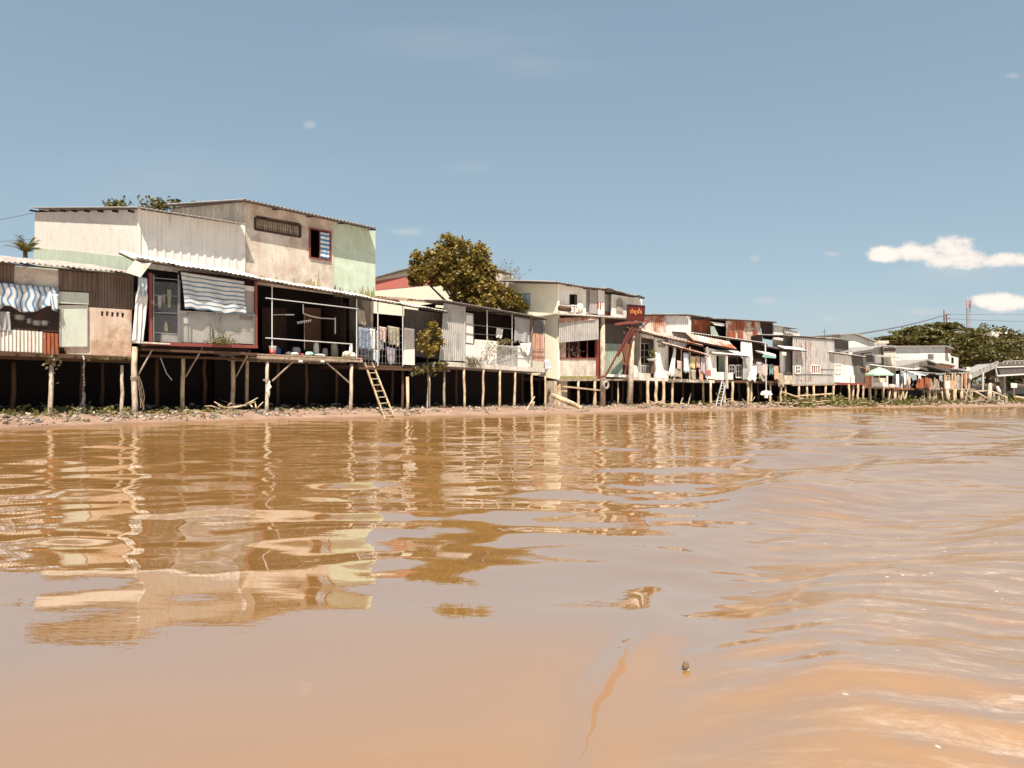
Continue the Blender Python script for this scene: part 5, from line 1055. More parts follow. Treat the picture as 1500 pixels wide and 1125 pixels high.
def house_row2():
    h = House('stilt_house', 'house with rust patched upper sheets, long white eave and small porch by the steel ladder', 'house', 1047, 1140)
    zf = Zp(h, 1080, 557); x0, x1 = X(h, 1047), X(h, 1140)
    h.shell(x0, x1, 1.6, 5, zf, zf+4.0, walls='lrb'); MB().box(x0, x1, -.1, 4.8, zf-.2, zf-.01).build('floor', 'wood_brown', h)
    # upper level
    far_wall(h, 'rust', [(1012, 492), (1041, 494), (1041, 470), (1013, 468)], 3.2, 'upper_wall', label='rust sheets over a dark gap'); h.roofp('roof', 'metal_grey', (1010, 461), (1063, 468.5), 2.4, 7, .5, .25, .025, 'wood_dark', warp=.06)
    h.panel('open_shutter', 'white_sheet', [(1041, 471), (1061, 474), (1061, 478), (1047, 476)], 2.6, .06); h.panel('dark_gap', 'void', [(1038, 468), (1064, 470), (1064, 496), (1038, 494)], 3.6, .05)
    h.panel('tilted_board', 'green_metal', [(1041, 478), (1046, 478), (1053, 492), (1042, 492)], 2.5, .05)
    far_wall(h, 'rust_roof', [(1064, 498), (1115, 503), (1113, 469), (1063, 470)], 2.8, 'upper_wall', pitch=.35)
    for a, b, c_, d_ in ((1079, 471, 1090, 485), (1065, 485, 1078, 495), (1081, 486, 1089, 498), (1104, 484, 1110, 500), (1101, 470, 1106, 480)): h.panel('rust_patch', 'rust', [(a, b), (c_, b+1), (c_, d_), (a, d_)], 2.70, .02)
    x2 = X(h, 1114, 480, 2.8); h.panel('upper_wall', 'wood_dark', [(1114, 470), (1133, 472), (1131, 498), (1119, 496)], 2.9, .1, label='dark side of the upper room'); MB().bar(h.pt(1132.5, 472, 2.8), h.pt(1132, 496, 2.8), .08).build('post', 'wood_grey', h)
    h.roofp('roof', 'metal_grey', (1060, 467), (1138, 471.5), 2.3, 6.5, .3, .25, .025, 'wood_dark')
    h.roofp('eave_roof', 'metal_white', (1016, 488), (1124, 503), .2, 2.7, .35, .28, .03, 'wood_dark', label='long white eave')
    h.roofp('lower_roof', 'rust_roof', (1016, 499), (1080, 512), -.5, .3, .65, .28, .03, 'wood_dark')
    far_wall(h, 'plaster_white', [(1085, 525), (1103, 528), (1101, 502), (1085, 500)], .3, 'front_wall'); h.panel('front_wall', 'plaster_white', [(1092, 519), (1100, 506), (1104, 545), (1098, 556), (1096, 532)], .1, .08)
    far_wall(h, 'interior', [(1102, 555), (1124, 556), (1123, 505), (1101, 503)], .9, 'recess_wall')
    # porch
    h.wall('front_wall', 'plaster_white', (1047, 513), (1066, 516), (1047, 556), (1066, 557), [(1049.5, 521, 1062.5, 545)], -.05, .1); h.panel('inner_wall', 'green_metal', [(1053, 520), (1064, 521), (1064, 546), (1053, 546)], .7, .05)
    h.roofp('awning', 'metal_white', (1047, 518), (1098, 522), -.6, .6, .45, .28, .03, 'wood_dark'); h.corrp('porch_wall', 'metal_grey', [(1088, 556), (1098, 556), (1098, 523), (1088, 520)], -.1, .2, .02)
    far_wall(h, 'interior', [(1064, 556), (1090, 557), (1090, 520), (1064, 519)], .9, 'recess_wall'); win(h, (1068, 535, 1076, 546), .2, 'white_sheet'); win(h, (1078, 535, 1086, 553), .25, 'white_sheet', mv=1, mh=1, name='door')
    h.panel('low_panel', 'white_sheet', [(1064, 546), (1074, 546), (1074, 556), (1064, 556)], -.05, .06); MB().bar(h.pt(1064, 522, -.5), h.pt(1065, 569, -.5), .14).build('post', 'concrete_white', h)
    for px, d in ((1061, -.1), (1073, -.1), (1096, -.15), (1100, .1), (1082, 1.6), (1110, 1.4), (1128, .3), (1055, 2)): h.stilt(px, 559, d, .1, 'wood_pale' if d < 1 else 'wood_brown')
    ladder(h, (1058, 558), (1048, 597), (1064, 558), (1055, 597), -.25, -1.0, 9, 'steel_ladder', 'pale grey ladder leaning under the small porch', 'white_pipe', .06)
    c = h.pt(1053, 582, -.7); T = h.thing(c, 'hanging_plant', 'ochre weed caught in the lower rungs of the pale grey ladder', 'plant'); mb = MB(); r = random.Random(2)
    for _ in range(60): mb.leaf(c+Vector((r.gauss(0, .15), r.gauss(0, .05), r.gauss(0, .3))), .16, r)
    mb.build('leaves', 'leaf_weed', T)
    # laundry heap, umbrella and outboard on a pole
    L = [((1102, 534), (1110, 535), (1109, 551), (1101, 550), 'cloth_white'), ((1108, 530), (1117, 531), (1118, 549), (1109, 548), 'cloth_lilac'), ((1116, 532), (1124, 533), (1123, 551), (1117, 551), 'cloth_pink'), ((1126, 534), (1133, 533), (1134, 549), (1127, 548), 'cloth_teal'), ((1133, 535), (1141, 538), (1142, 558), (1134, 556), 'cloth_orange'), ((1098, 545), (1108, 546), (1109, 556), (1095, 556), 'cloth_white'), ((1138, 545), (1147, 548), (1149, 566), (1141, 564), 'cloth_tan'), ((1112, 545), (1122, 545), (1121, 557), (1113, 557), 'cloth_tan')]
    names = ['white shirt at the left of the outdoor rail beside the white pole', 'lilac top next to the white shirt on the outdoor rail', 'pink top hanging right at the white pole', 'green top hanging right of the white pole', 'orange cloth hanging at the right end of the outdoor rail', 'white heap of cloth lying on the floor edge left of the white pole', 'brown cloth drooping below the floor edge right of the orange one', 'tan cloth hanging low under the lilac and pink tops']
    for k, (a, b, c_, d_, m_) in enumerate(L): h.cloth('laundry', m_, [a, b, c_, d_], names[k], 'clothes', -.3-.07*(k % 3), .09, 2, .01, .35, group='clothes on the outdoor rail', nx=10, ny=8, seed=60+k)
    MB().bar(h.pt(1102, 533, -.35), h.pt(1146, 537, -.35), .05).build('rail', 'wood_grey', h)
    c = h.pt(1121, 575, -.45); T = h.thing(c, 'boat_propeller', 'white long tail propeller guard hanging from a white pole', 'propeller')
    MB().tube([h.pt(1121, 503, -.45), h.pt(1122.5, 578, -.45)], [.06, .045], 8).build('pole', 'white_pipe', T); P = [h.pt(a, b, -.5) for a, b in ((1115, 578), (1117, 573.5), (1123, 571.5), (1129, 573.5), (1132, 578), (1128.5, 579), (1125.5, 578), (1125, 583), (1121, 583), (1120.5, 578), (1117.5, 579))]
    MB().prism(P, (0, .1, 0)).build('fin', 'plastic_white', T)
    c = h.pt(1126, 522, -.6); T = h.thing(c, 'canopy', 'pale green and white canopy flap above the outdoor rail', 'canopy'); MB().prism([h.pt(a, b, -.7) for a, b in ((1116, 516), (1136, 519), (1137, 523), (1119, 519))], (0, .7, .2)).build('top_sheet', 'plastic_white', T); MB().prism([h.pt(a, b, -.75) for a, b in ((1118, 519.5), (1137, 523.3), (1136, 525), (1117, 523))], (0, .03, 0)).build('valance', 'plastic_green', T)
house_row2()
def house_row3():
    h = House('stilt_house', 'tall grey corrugated house with vertical columns of rust spots', 'house', 1140, 1222)
    zf = Zp(h, 1190, 562); x0, x1 = X(h, 1140), X(h, 1222)
    h.shell(x0, x1, 1.2, 4, zf, zf+3.4, walls='lrbf')
    h.corrp('front_wall', 'metal_grey', [(1161, 562.5), (1222, 563), (1222, 497), (1161, 493)], .0, .22, .03, label='tall grey corrugated front')
    for j, px in enumerate((1166.5, 1173.5, 1180.5, 1186.5, 1191.5)):
        mb = MB(); r = random.Random(j); w_ = (2, 4, 5, 5, 2)[j]
        for k in range(17):
            y = 500+k*3.6; 
            if (j in (0, 4) and k % 2): continue
            a = h.pt(px, y, -.035); s = w_*.032*r.uniform(.6, 1.3); q = r.uniform(.08, .15); P = [a+Vector((s*math.cos(t)*r.uniform(.7, 1.2), 0, q*math.sin(t)*r.uniform(.7, 1.2))) for t in [i*.785 for i in range(8)]]; mb.prism(P, (0, .03, 0))
        mb.build('rust_column', 'rust', h)
    h.corrp('side_front', 'metal_grey', [(1147, 516), (1162, 517), (1162, 492), (1147, 491)], 1.5, .22, .025)
    h.roofp('roof', 'metal_grey', (1146, 491), (1231, 497), -.15, 4, .35, .25, .03, 'wood_dark', warp=.08)
    h.panel('plain_wall', 'plaster_cream', [(1133, 497), (1160, 501), (1160, 512), (1133, 508)], 1.6, .1); h.roofp('awning', 'metal_white', (1150, 511), (1182, 514), -.7, .1, .3, .25, .03, 'wood_dark'); h.roofp('awning', 'metal_grey', (1122, 507), (1150, 513), .1, 2, .4, .25, .03, 'wood_dark')
    h.wall('front_wall', 'plaster_white', (1143, 515), (1153, 516), (1143, 560), (1153, 561), [], .5, .1); h.corrp('dark_shutter', 'metal_dark', [(1152, 549), (1163, 549), (1163, 516), (1152, 515)], .3, .2, .02)
    h.panel('low_wall', 'concrete', [(1149, 550), (1163, 550), (1163, 563), (1149, 563)], -.05, .08)
    win(h, (1165, 536, 1172.5, 547), -.08, 'white_sheet'); w = win(h, (1188, 535, 1201, 547), -.08, 'white_sheet', 'red_paint', 3, 0)
    MB().bar(h.pt(1165, 548, -.06), h.pt(1220, 549, -.06), .05).bar(h.pt(1202, 541, -.06), h.pt(1221, 541, -.06), .05).build('trim', 'steel', h)
    MB().bar(h.pt(1160, 564, -.05), h.pt(1224, 563, -.05), .14).build('floor_beam', 'wood_grey', h)
    for px, d in ((1170, 0), (1182, 0), (1192, -.1), (1209, 0), (1221, -.1), (1144, -.1), (1150, .3), (1176, 1.5), (1200, 1.8)): h.stilt(px, 565, d, .1, 'wood_pale' if d < 1 else 'wood_brown')
    MB().tube([h.pt(1208, 497, 1), h.pt(1207.5, 482, 1)], .03, 6).bar(h.pt(1204, 486, 1), h.pt(1211, 485, 1), .03).build('aerial', 'grey_dark', h)
    b = House('rear_house', 'white rear house with red striped roof slope behind the rust spotted one', 'house', 0, 0, frame=h)
    b.wall('side_wall', 'plaster_white', (1133, 478), (1147, 478), (1133, 520), (1147, 520), [], 4.5, .1); b.wall('front_wall', 'plaster_white', (1147, 478), (1172, 490), (1147, 520), (1172, 520), [], 5.0, .1)
    b.panel('roof_slope', 'red_strip', [(1148, 482), (1170, 486), (1173, 490), (1150, 488)], 4.4, .06); b.roofp('roof', 'metal_grey', (1133, 477), (1170, 482), 4.2, 8, .3, .25, .03)
    # pale house with the small yellow window
    k = House('stilt_house', 'small pale corrugated house with yellow window pane and dark grey side', 'house', 1222, 1268)
    zf = Zp(k, 1240, 560); k.shell(X(k, 1222), X(k, 1268), .2, 4, zf, zf+2.6, walls='lrbf')
    k.corrp('front_wall', 'metal_white', [(1222, 560), (1248, 561), (1247, 520), (1222, 517)], 0, .22, .025); k.corrp('front_wall', 'metal_dark', [(1253, 561), (1268, 561), (1268, 523), (1247, 521)], -.02, .22, .025, label='dark grey corrugated right part')
    k.corrp('front_wall', 'metal_white', [(1246, 561), (1255, 561), (1251, 540), (1246, 524)], .03, .22, .025); k.roofp('roof', 'metal_white', (1220, 516), (1269, 523), -.5, 3, .5, .25, .03, 'wood_dark')
    win(k, (1223.5, 534, 1232, 547), -.06, 'white_sheet', 'pane_yellow'); MB().box(X(k, 1222), X(k, 1268), -.1, .1, zf-.25, zf-.05).build('floor_beam', 'red_paint', k); k.panel('door', 'grey_dark', [(1255, 534), (1260, 534), (1260, 548), (1255, 548)], -.08, .05)
    MB().bar(k.pt(1249, 550, -.1), k.pt(1249, 561, -.1), .5, .05).build('sill_panel', 'white_sheet', k)
    k.panel('upper_wall', 'metal_dark', [(1222, 497), (1243, 500), (1243, 518), (1222, 512)], 2.5, .1); k.roofp('roof', 'metal_grey', (1217, 495), (1252, 499), 2.0, 6, .3, .25, .03)
    for px, d in ((1243, -.1), (1250, .2), (1257, -.1), (1264, 0), (1232, 1.3), (1247, 2)): k.stilt(px, 563, d, .10, 'wood_pale' if d < 1 else 'wood_brown', rnd.uniform(-.15, .15))
    return h, k
plain('pane_yellow', (.6, .5, .25), .3)
H3, K3 = house_row3()
# ---------------------------------------------------------------- the far end of the row
def house_row4():
    g = House('gable_house', 'white gable ended house rising behind the grey house at the far bend', 'house', 1232, 1290)
    P = [g.pt(a, b, 9) for a, b in ((1228, 520), (1283, 524), (1283, 500), (1254, 489), (1232, 490))]; MB().prism(P, (0, 6, 0)).build('front_wall', 'plaster_white', g)
    P = [g.pt(a, b, 8.6) for a, b in ((1230, 490.5), (1254, 489.2), (1286, 501.5), (1286, 500), (1254, 487.4), (1230, 489))]; MB().prism(P, (0, 7, 0)).build('roof', 'metal_grey', g)
    g.panel('flat_roof', 'concrete_white', [(1282, 499), (1302, 499), (1302, 503), (1282, 503)], 10, 3); g.panel('front_wall', 'grey_sheet', [(1283, 503), (1298, 503), (1298, 520), (1283, 520)], 10, .2)
    h = House('stilt_house', 'grey brown house with mono pitch roof beside the green parasol', 'house', 1250, 1312)
    h.wall('front_wall', 'metal_grey', (1250, 516), (1295, 508), (1250, 550), (1295, 552), [], 1.4, .1); h.wall('front_wall', 'plaster_cream', (1295, 508), (1312, 509), (1295, 566), (1312, 567), [], 1.0, .1)
    P0, P1, P2 = h.pt(1248, 516, 1.0), h.pt(1295, 507, 1.0), h.pt(1313, 508, .8); MB().prism([P0, P1, P2, P2+Vector((0, 0, .09)), P1+Vector((0, 0, .09)), P0+Vector((0, 0, .09))], (0, 4, 0)).build('roof', 'metal_grey', h)
    h.panel('dark_band', 'wood_dark', [(1295.5, 509), (1312, 510), (1312, 515), (1295.5, 514.5)], .92, .06); h.roofp('awning', 'metal_grey', (1294, 523), (1323, 525), -.3, 1, .25, .3, .03); h.roofp('awning', 'metal_white', (1293, 537), (1325, 540), -.5, 1, .25, .3, .03)
    h.panel('dark_window', 'grey_dark', [(1270, 520), (1282, 518), (1282, 530), (1270, 530)], 1.34, .05); h.roofp('window_hood', 'metal_dark', (1268, 521), (1284, 519), .9, 1.4, .2, .3, .02)
    h.panel('doorway', 'void', [(1300, 544), (1307, 544), (1307, 566), (1300, 566)], .95, .04); h.shell(X(h, 1252), X(h, 1312), 1.6, 4, Zp(h, 1280, 566), Zp(h, 1280, 520), walls='lrbf')
    h.corrp('brick_wall', 'brick', [(1267, 568), (1277, 568), (1277, 544), (1267, 543)], -.1, .6, .01); h.panel('white_rail', 'white_sheet', [(1277, 560), (1301, 560), (1301, 566), (1277, 566)], -.2, .1); h.panel('low_wall', 'plaster_cream', [(1277, 553), (1300, 554), (1300, 561), (1277, 561)], -.05, .08)
    h.panel('porch_back', 'interior', [(1276, 546), (1301, 547), (1301, 556), (1276, 556)], .6, .05)
    for px in (1277.5, 1299.5): MB().bar(h.pt(px, 545, -.25), h.pt(px, 567, -.25), .12).build('post', 'white_sheet', h)
    MB().box(X(h, 1268), X(h, 1312), -.2, 2, Zp(h, 1290, 569), Zp(h, 1290, 566)).build('floor', 'wood_grey', h)
    for px, d in ((1274, -.1), (1294, -.1), (1282, 1), (1300, 1.2)): h.stilt(px, 568, d, .13, 'wood_pale')
    h.roofp('side_roof', 'rust_roof', (1262, 539), (1284, 545), -.3, 1.4, .5, .3, .03)
    c = h.pt(1288, 548, -.9); T = h.thing(c, 'parasol', 'pale green parasol open over the small white porch', 'parasol'); top = h.pt(1288, 537.5, -.9); mb = MB(); n = 8; R = 1.25
    zr = Zp(h, 1288, 548.5, -.9); ring = [Vector((top.x+R*math.cos(i*6.283/n+.3), -.9+R*math.sin(i*6.283/n+.3), zr)) for i in range(n)]; mid = [top.lerp(q, .55)+Vector((0, 0, .1)) for q in ring]
    for i in range(n): j = (i+1) % n; mb.poly([top, mid[i], mid[j]]); mb.poly([mid[i], ring[i], ring[j], mid[j]]); mb.poly([ring[i], ring[i]-Vector((0, 0, .12)), ring[j]-Vector((0, 0, .12)), ring[j]])
    mb.build('canopy', 'parasol_green', T); MB().tube([top, Vector((top.x, -.9, Zp(h, 1288, 566)))], .03, 6).build('pole', 'white_pipe', T)
    # jetty of crowded stakes
    j = House('stilt_jetty', 'low dark jetty on crowded crooked stakes right of the green parasol', 'jetty', 1302, 1335); zt = Zp(j, 1315, 569)
    MB().box(X(j, 1301), X(j, 1330), -.6, 1.6, zt-.12, zt).build('deck', 'rust', j); r = random.Random(7)
    for k in range(15):
        px = 1302+k*1.9; x = X(j, px, 570); d = r.uniform(-.5, .6); ln = r.uniform(-.5, .6); zb = j.g(x+ln, d)-.2; MB().tube([(x+ln, d, zb), (x+ln*.5+r.uniform(-.05, .05), d, (zb+zt)/2), (x, d, zt-.1)], [.085, .075, .07], 7).build('stilt', 'wood_pale', j, True)
    for k, (px, w_, m_, lb) in enumerate(((1306, .35, 'cloth_pink', 'pinkish bundle at the left end of the dark jetty'), (1313, .25, 'cloth_lilac', 'lilac grey bundle right of the pinkish one on the jetty'))):
        c = j.pt(px, 568, -.2); c.z = zt; mb = MB(); mb.lathe(c, [(w_*.9, 0), (w_, .12), (w_*.9, .3), (w_*.5, .4)], 9); j.solo(mb, c, 'bundle', m_, lb, 'bundle', smooth=True)
    # long white building and shacks
    w = House('long_building', 'long plain white building with one small grey window below the wide tree', 'building', 1312, 1400)
    w.wall('front_wall', 'plaster_white', (1312, 508), (1384.5, 508), (1312, 545), (1384.5, 545), [(1359, 519, 1368, 527)], 7, .15); x = w.pt(1385, 520, 7).x
    win(w, (1359, 519, 1368, 527), 7.05, 'grey_dark', 'grey_sheet'); w.panel('end_wall', 'plaster_yellow', [(1385, 517), (1392, 518), (1392, 536), (1385, 536)], 7.4, .15); w.panel('end_wall', 'wood_brown', [(1385, 508), (1395, 510), (1393, 519), (1386, 518)], 7.6, .1, label='brown gable under the roof end'); w.panel('end_wall', 'plaster_white', [(1392, 521), (1404, 524), (1404, 540), (1392, 540)], 8, .15); w.panel('end_window', 'void', [(1394, 523), (1397, 524), (1397, 532), (1394, 531)], 7.95, .03)
    P = [w.pt(a, b, 6.6) for a, b in ((1310, 508), (1386, 507.6), (1397, 511), (1397, 509.6), (1386, 506.2), (1310, 506.6))]; MB().prism(P, (0, 7, 0)).build('roof', 'metal_grey', w)
    a = House('shack', 'open fronted shack with wide white mono pitch roof before the long white building', 'shack', 1312, 1362)
    P = [a.pt(x_, y_, 1.5) for x_, y_ in ((1312, 538), (1358, 528), (1360, 544), (1350, 541), (1325, 541))]; MB().prism(P, (0, .1, 0)).build('gable_wall', 'plaster_cream', a)
    P = [a.pt(x_, y_, 1.2) for x_, y_ in ((1311, 538.4), (1359, 527.6), (1375, 534), (1375, 532.6), (1359, 526), (1311, 537))]; MB().prism(P, (0, 4, 0)).build('roof', 'metal_grey', a)
    a.roofp('awning', 'metal_white', (1322, 541), (1345, 542), -.4, 1.4, .3, .3, .03); a.roofp('awning', 'metal_white', (1341, 549), (1358, 551), -.3, 1.2, .45, .3, .03)
    a.shell(X(a, 1313), X(a, 1342), 1.7, 3.6, Zp(a, 1320, 569), Zp(a, 1320, 541), walls='lrb'); MB().box(X(a, 1312), X(a, 1342), .2, 3.5, Zp(a, 1320, 571), Zp(a, 1320, 569)).build('floor', 'wood_brown', a)
    for k, px in enumerate((1316, 1320, 1324, 1328.5, 1331)): MB().bar(a.pt(px, 541 if k % 2 else 552, -.1), a.pt(px+.6, 569, -.1), .13).build('post', ('wood_pale', 'white_sheet')[k % 2], a)
    b = House('shack', 'cluttered rusty shack with rounded rust sheets and timber stakes', 'shack', 1341, 1372)
    b.corrp('rust_wall', 'rust', [(1342, 568.5), (1353, 568.5), (1353, 554), (1344, 553)], -.3, .25, .03); b.corrp('rust_wall', 'rust', [(1354, 568), (1367, 569), (1365, 556), (1355, 552)], -.4, .25, .03); b.panel('doorway', 'void', [(1355.5, 563), (1358, 563), (1358, 569), (1355, 569)], -.45, .03)
    MB().box(X(b, 1341), X(b, 1378), -.3, 2.5, Zp(b, 1360, 571), Zp(b, 1360, 569)).build('floor', 'wood_brown', b); b.roofp('roof', 'metal_grey', (1342, 546), (1384, 548), .6, 3, .4, .3, .03)
    b.panel('back_wall', 'interior', [(1344, 549), (1384, 549), (1384, 569), (1344, 569)], 1.2, .1)
    r = random.Random(5); st = MB()
    for k in range(13): px = 1354+k*1.9; x = X(b, px, 570); d = r.uniform(-.3, .3); ln = r.uniform(-.2, .2); MB().tube([(x+ln, d, b.g(x, d)-.2), (x, d, Zp(b, px, 569+r.uniform(-5, 1)))], [.07, .06], 6).build('stilt', 'wood_pale', b, True)
    for k in range(10): px = 1362+k*1.6; st.bar(b.pt(px, 571, -.5), b.pt(px+r.uniform(-4, 4), 553+r.uniform(0, 8), -.4), .09)
    b.solo(st, b.pt(1368, 570, -.5), 'timber_pile', 'wood_grey', 'criss crossed grey timbers standing against the rusty shack', 'timber')
    d_ = House('shack', 'orange walled shack with sloping grey roof and pale posts', 'shack', 1372, 1425)
    P = [d_.pt(x_, y_, 2.2) for x_, y_ in ((1368, 531), (1392, 533.5), (1393, 545), (1380, 541), (1371, 538))]; MB().prism(P, (0, .1, 0)).build('gable_wall', 'orange_panel', d_); d_.panel('side_wall', 'red_tile', [(1392, 534), (1398, 536), (1397, 545), (1392, 545)], 2.3, .1)
    P = [d_.pt(x_, y_, .6) for x_, y_ in ((1359, 536), (1393, 546), (1412, 545.5), (1412, 543.5), (1398, 541), (1375, 537), (1360, 534.5))]; MB().prism(P, (0, 3, 0)).build('roof', 'metal_dark', d_)
    d_.roofp('roof', 'metal_grey', (1398, 541), (1425, 546), .2, 3, .3, .3, .03); P = [d_.pt(x_, y_, 1.9) for x_, y_ in ((1367, 530.5), (1398, 535), (1400, 537), (1367, 532))]; MB().prism(P, (0, 3, 0)).build('roof', 'metal_dark', d_)
    d_.panel('front_panel', 'white_sheet', [(1384, 558), (1392, 558), (1392, 569), (1384, 569)], -.1, .06); d_.panel('front_panel', 'orange_panel', [(1392, 557), (1399, 557), (1399, 569), (1392, 569)], -.12, .06); d_.panel('front_panel', 'metal_grey', [(1400, 551), (1410, 552), (1410, 570), (1400, 570)], .1, .06)
    d_.panel('front_panel', 'red_tile', [(1411, 548), (1418, 549), (1417, 566), (1411, 566)], .2, .06); win(d_, (1386, 550, 1391, 557), .1, 'wood_pale'); d_.panel('back_wall', 'interior', [(1383, 547), (1424, 547), (1424, 569), (1383, 569)], 1.4, .1)
    MB().box(X(d_, 1382), X(d_, 1425), -.2, 2.5, Zp(d_, 1400, 571), Zp(d_, 1400, 569)).build('floor', 'wood_grey', d_)
    for px in (1384, 1395, 1399, 1409, 1415, 1420): MB().bar(d_.pt(px, 546, -.15), d_.pt(px, 570, -.15), .12).build('post', 'wood_pale', d_)
    for k in range(14): px = 1383+k*3.0; x = X(d_, px, 570); d = r.uniform(-.3, .3); ln = r.uniform(-.35, .35); MB().tube([(x+ln, d, d_.g(x, d)-.2), (x, d, Zp(d_, px, 570))], [.08 if k % 4 else .16, .07 if k % 4 else .15], 7).build('stilt', 'wood_pale', d_, True)
    for k, (p, q, m_) in enumerate((((1412, 597), (1420, 561), 'wood_grey'), ((1424, 596), (1419, 566), 'wood_grey'), ((1428, 590), (1410, 571), 'wood_pale'))):
        d_.solo(MB().tube([d_.pt(*p, -.8), d_.pt(*q, -.6)], .08, 7), d_.pt(*p, -.8), 'mooring_stake', m_, ['stake leaning right before the orange walled shack', 'stake leaning left, right of the orange walled shack', 'low slanting stake crossing the other two right of the shacks'][k], 'stake')
plain('parasol_green', (.36, .52, .38), .6)
house_row4()
FB = House(None, '', '', 1400, 1500)
def far_clutter():
    h = FB; j = House('', '', '', 1302, 1335)
    L = [(1315, 548, 4, 16, 'cloth_white', 'white cloth hanging at the left of the open fronted shack'), (1320.5, 550, 3, 12, 'cloth_dark', 'dark cloth next to the white one in the open fronted shack'), (1326, 547, 4, 17, 'cloth_sky', 'pale blue cloth hanging in the middle of the open fronted shack'),
         (1332, 552, 3, 12, 'cloth_pink', 'pink cloth at the right end of the open fronted shack'), (1347, 549, 5, 5, 'cloth_white', 'white cloth thrown over the top of the rusty sheets'), (1378, 550, 5, 9, 'cloth_grey', 'grey cloth hanging left of the orange walled shack posts'), (1404, 549, 4, 9, 'cloth_tan', 'tan cloth hanging in the orange walled shack'), (1422, 549, 3, 7, 'cloth_white', 'white cloth on the last post of the orange walled shack')]
    for k, (px, py, w_, hh, m_, lb) in enumerate(L):
        fr = j if px < 1340 else h
        fr.cloth('laundry', m_, [(px-w_/2, py), (px+w_/2, py+.3), (px+w_/2-.4, py+hh), (px-w_/2+.3, py+hh-.5)], lb, 'clothes', -.35, .07, 2, .01, .3, group='clothes hung at the far shacks', nx=8, ny=8, seed=90+k)
    r = random.Random(44)
    for px, n, lb in ((1344, 20, 'dry brush heap below the rusty shack'), (1405, 24, 'heap of sticks and driftwood under the orange walled shack'), (1240, 16, 'dry branches under the small pale house'), (1436, 20, 'driftwood tangle left of the thick leaning concrete post'), (1068, 12, 'thin branches lying under the small porch')):
        c = bank_point(px, -.6); T = bpy.data.objects.new('branch_heap', None); col.objects.link(T); T.location = c; settag(T, lb, 'branches', 'heaps of branches on the bank'); m_ = MB()
        for k in range(n): a = r.uniform(0, 6.28); p = Vector((r.gauss(0, 1.0), r.gauss(0, .4), abs(r.gauss(0, .2)))); L_ = r.uniform(.6, 2.0); m_.tube([p, p+Vector((math.cos(a)*L_*.5, math.sin(a)*L_*.3, r.uniform(0, .2))), p+Vector((math.cos(a)*L_, math.sin(a)*L_*.6, r.uniform(-.05, .6)))], [.055, .045, .025], 5)
        m_.build('sticks', 'wood_grey', Nd(T, (0, 0, 0)), True)
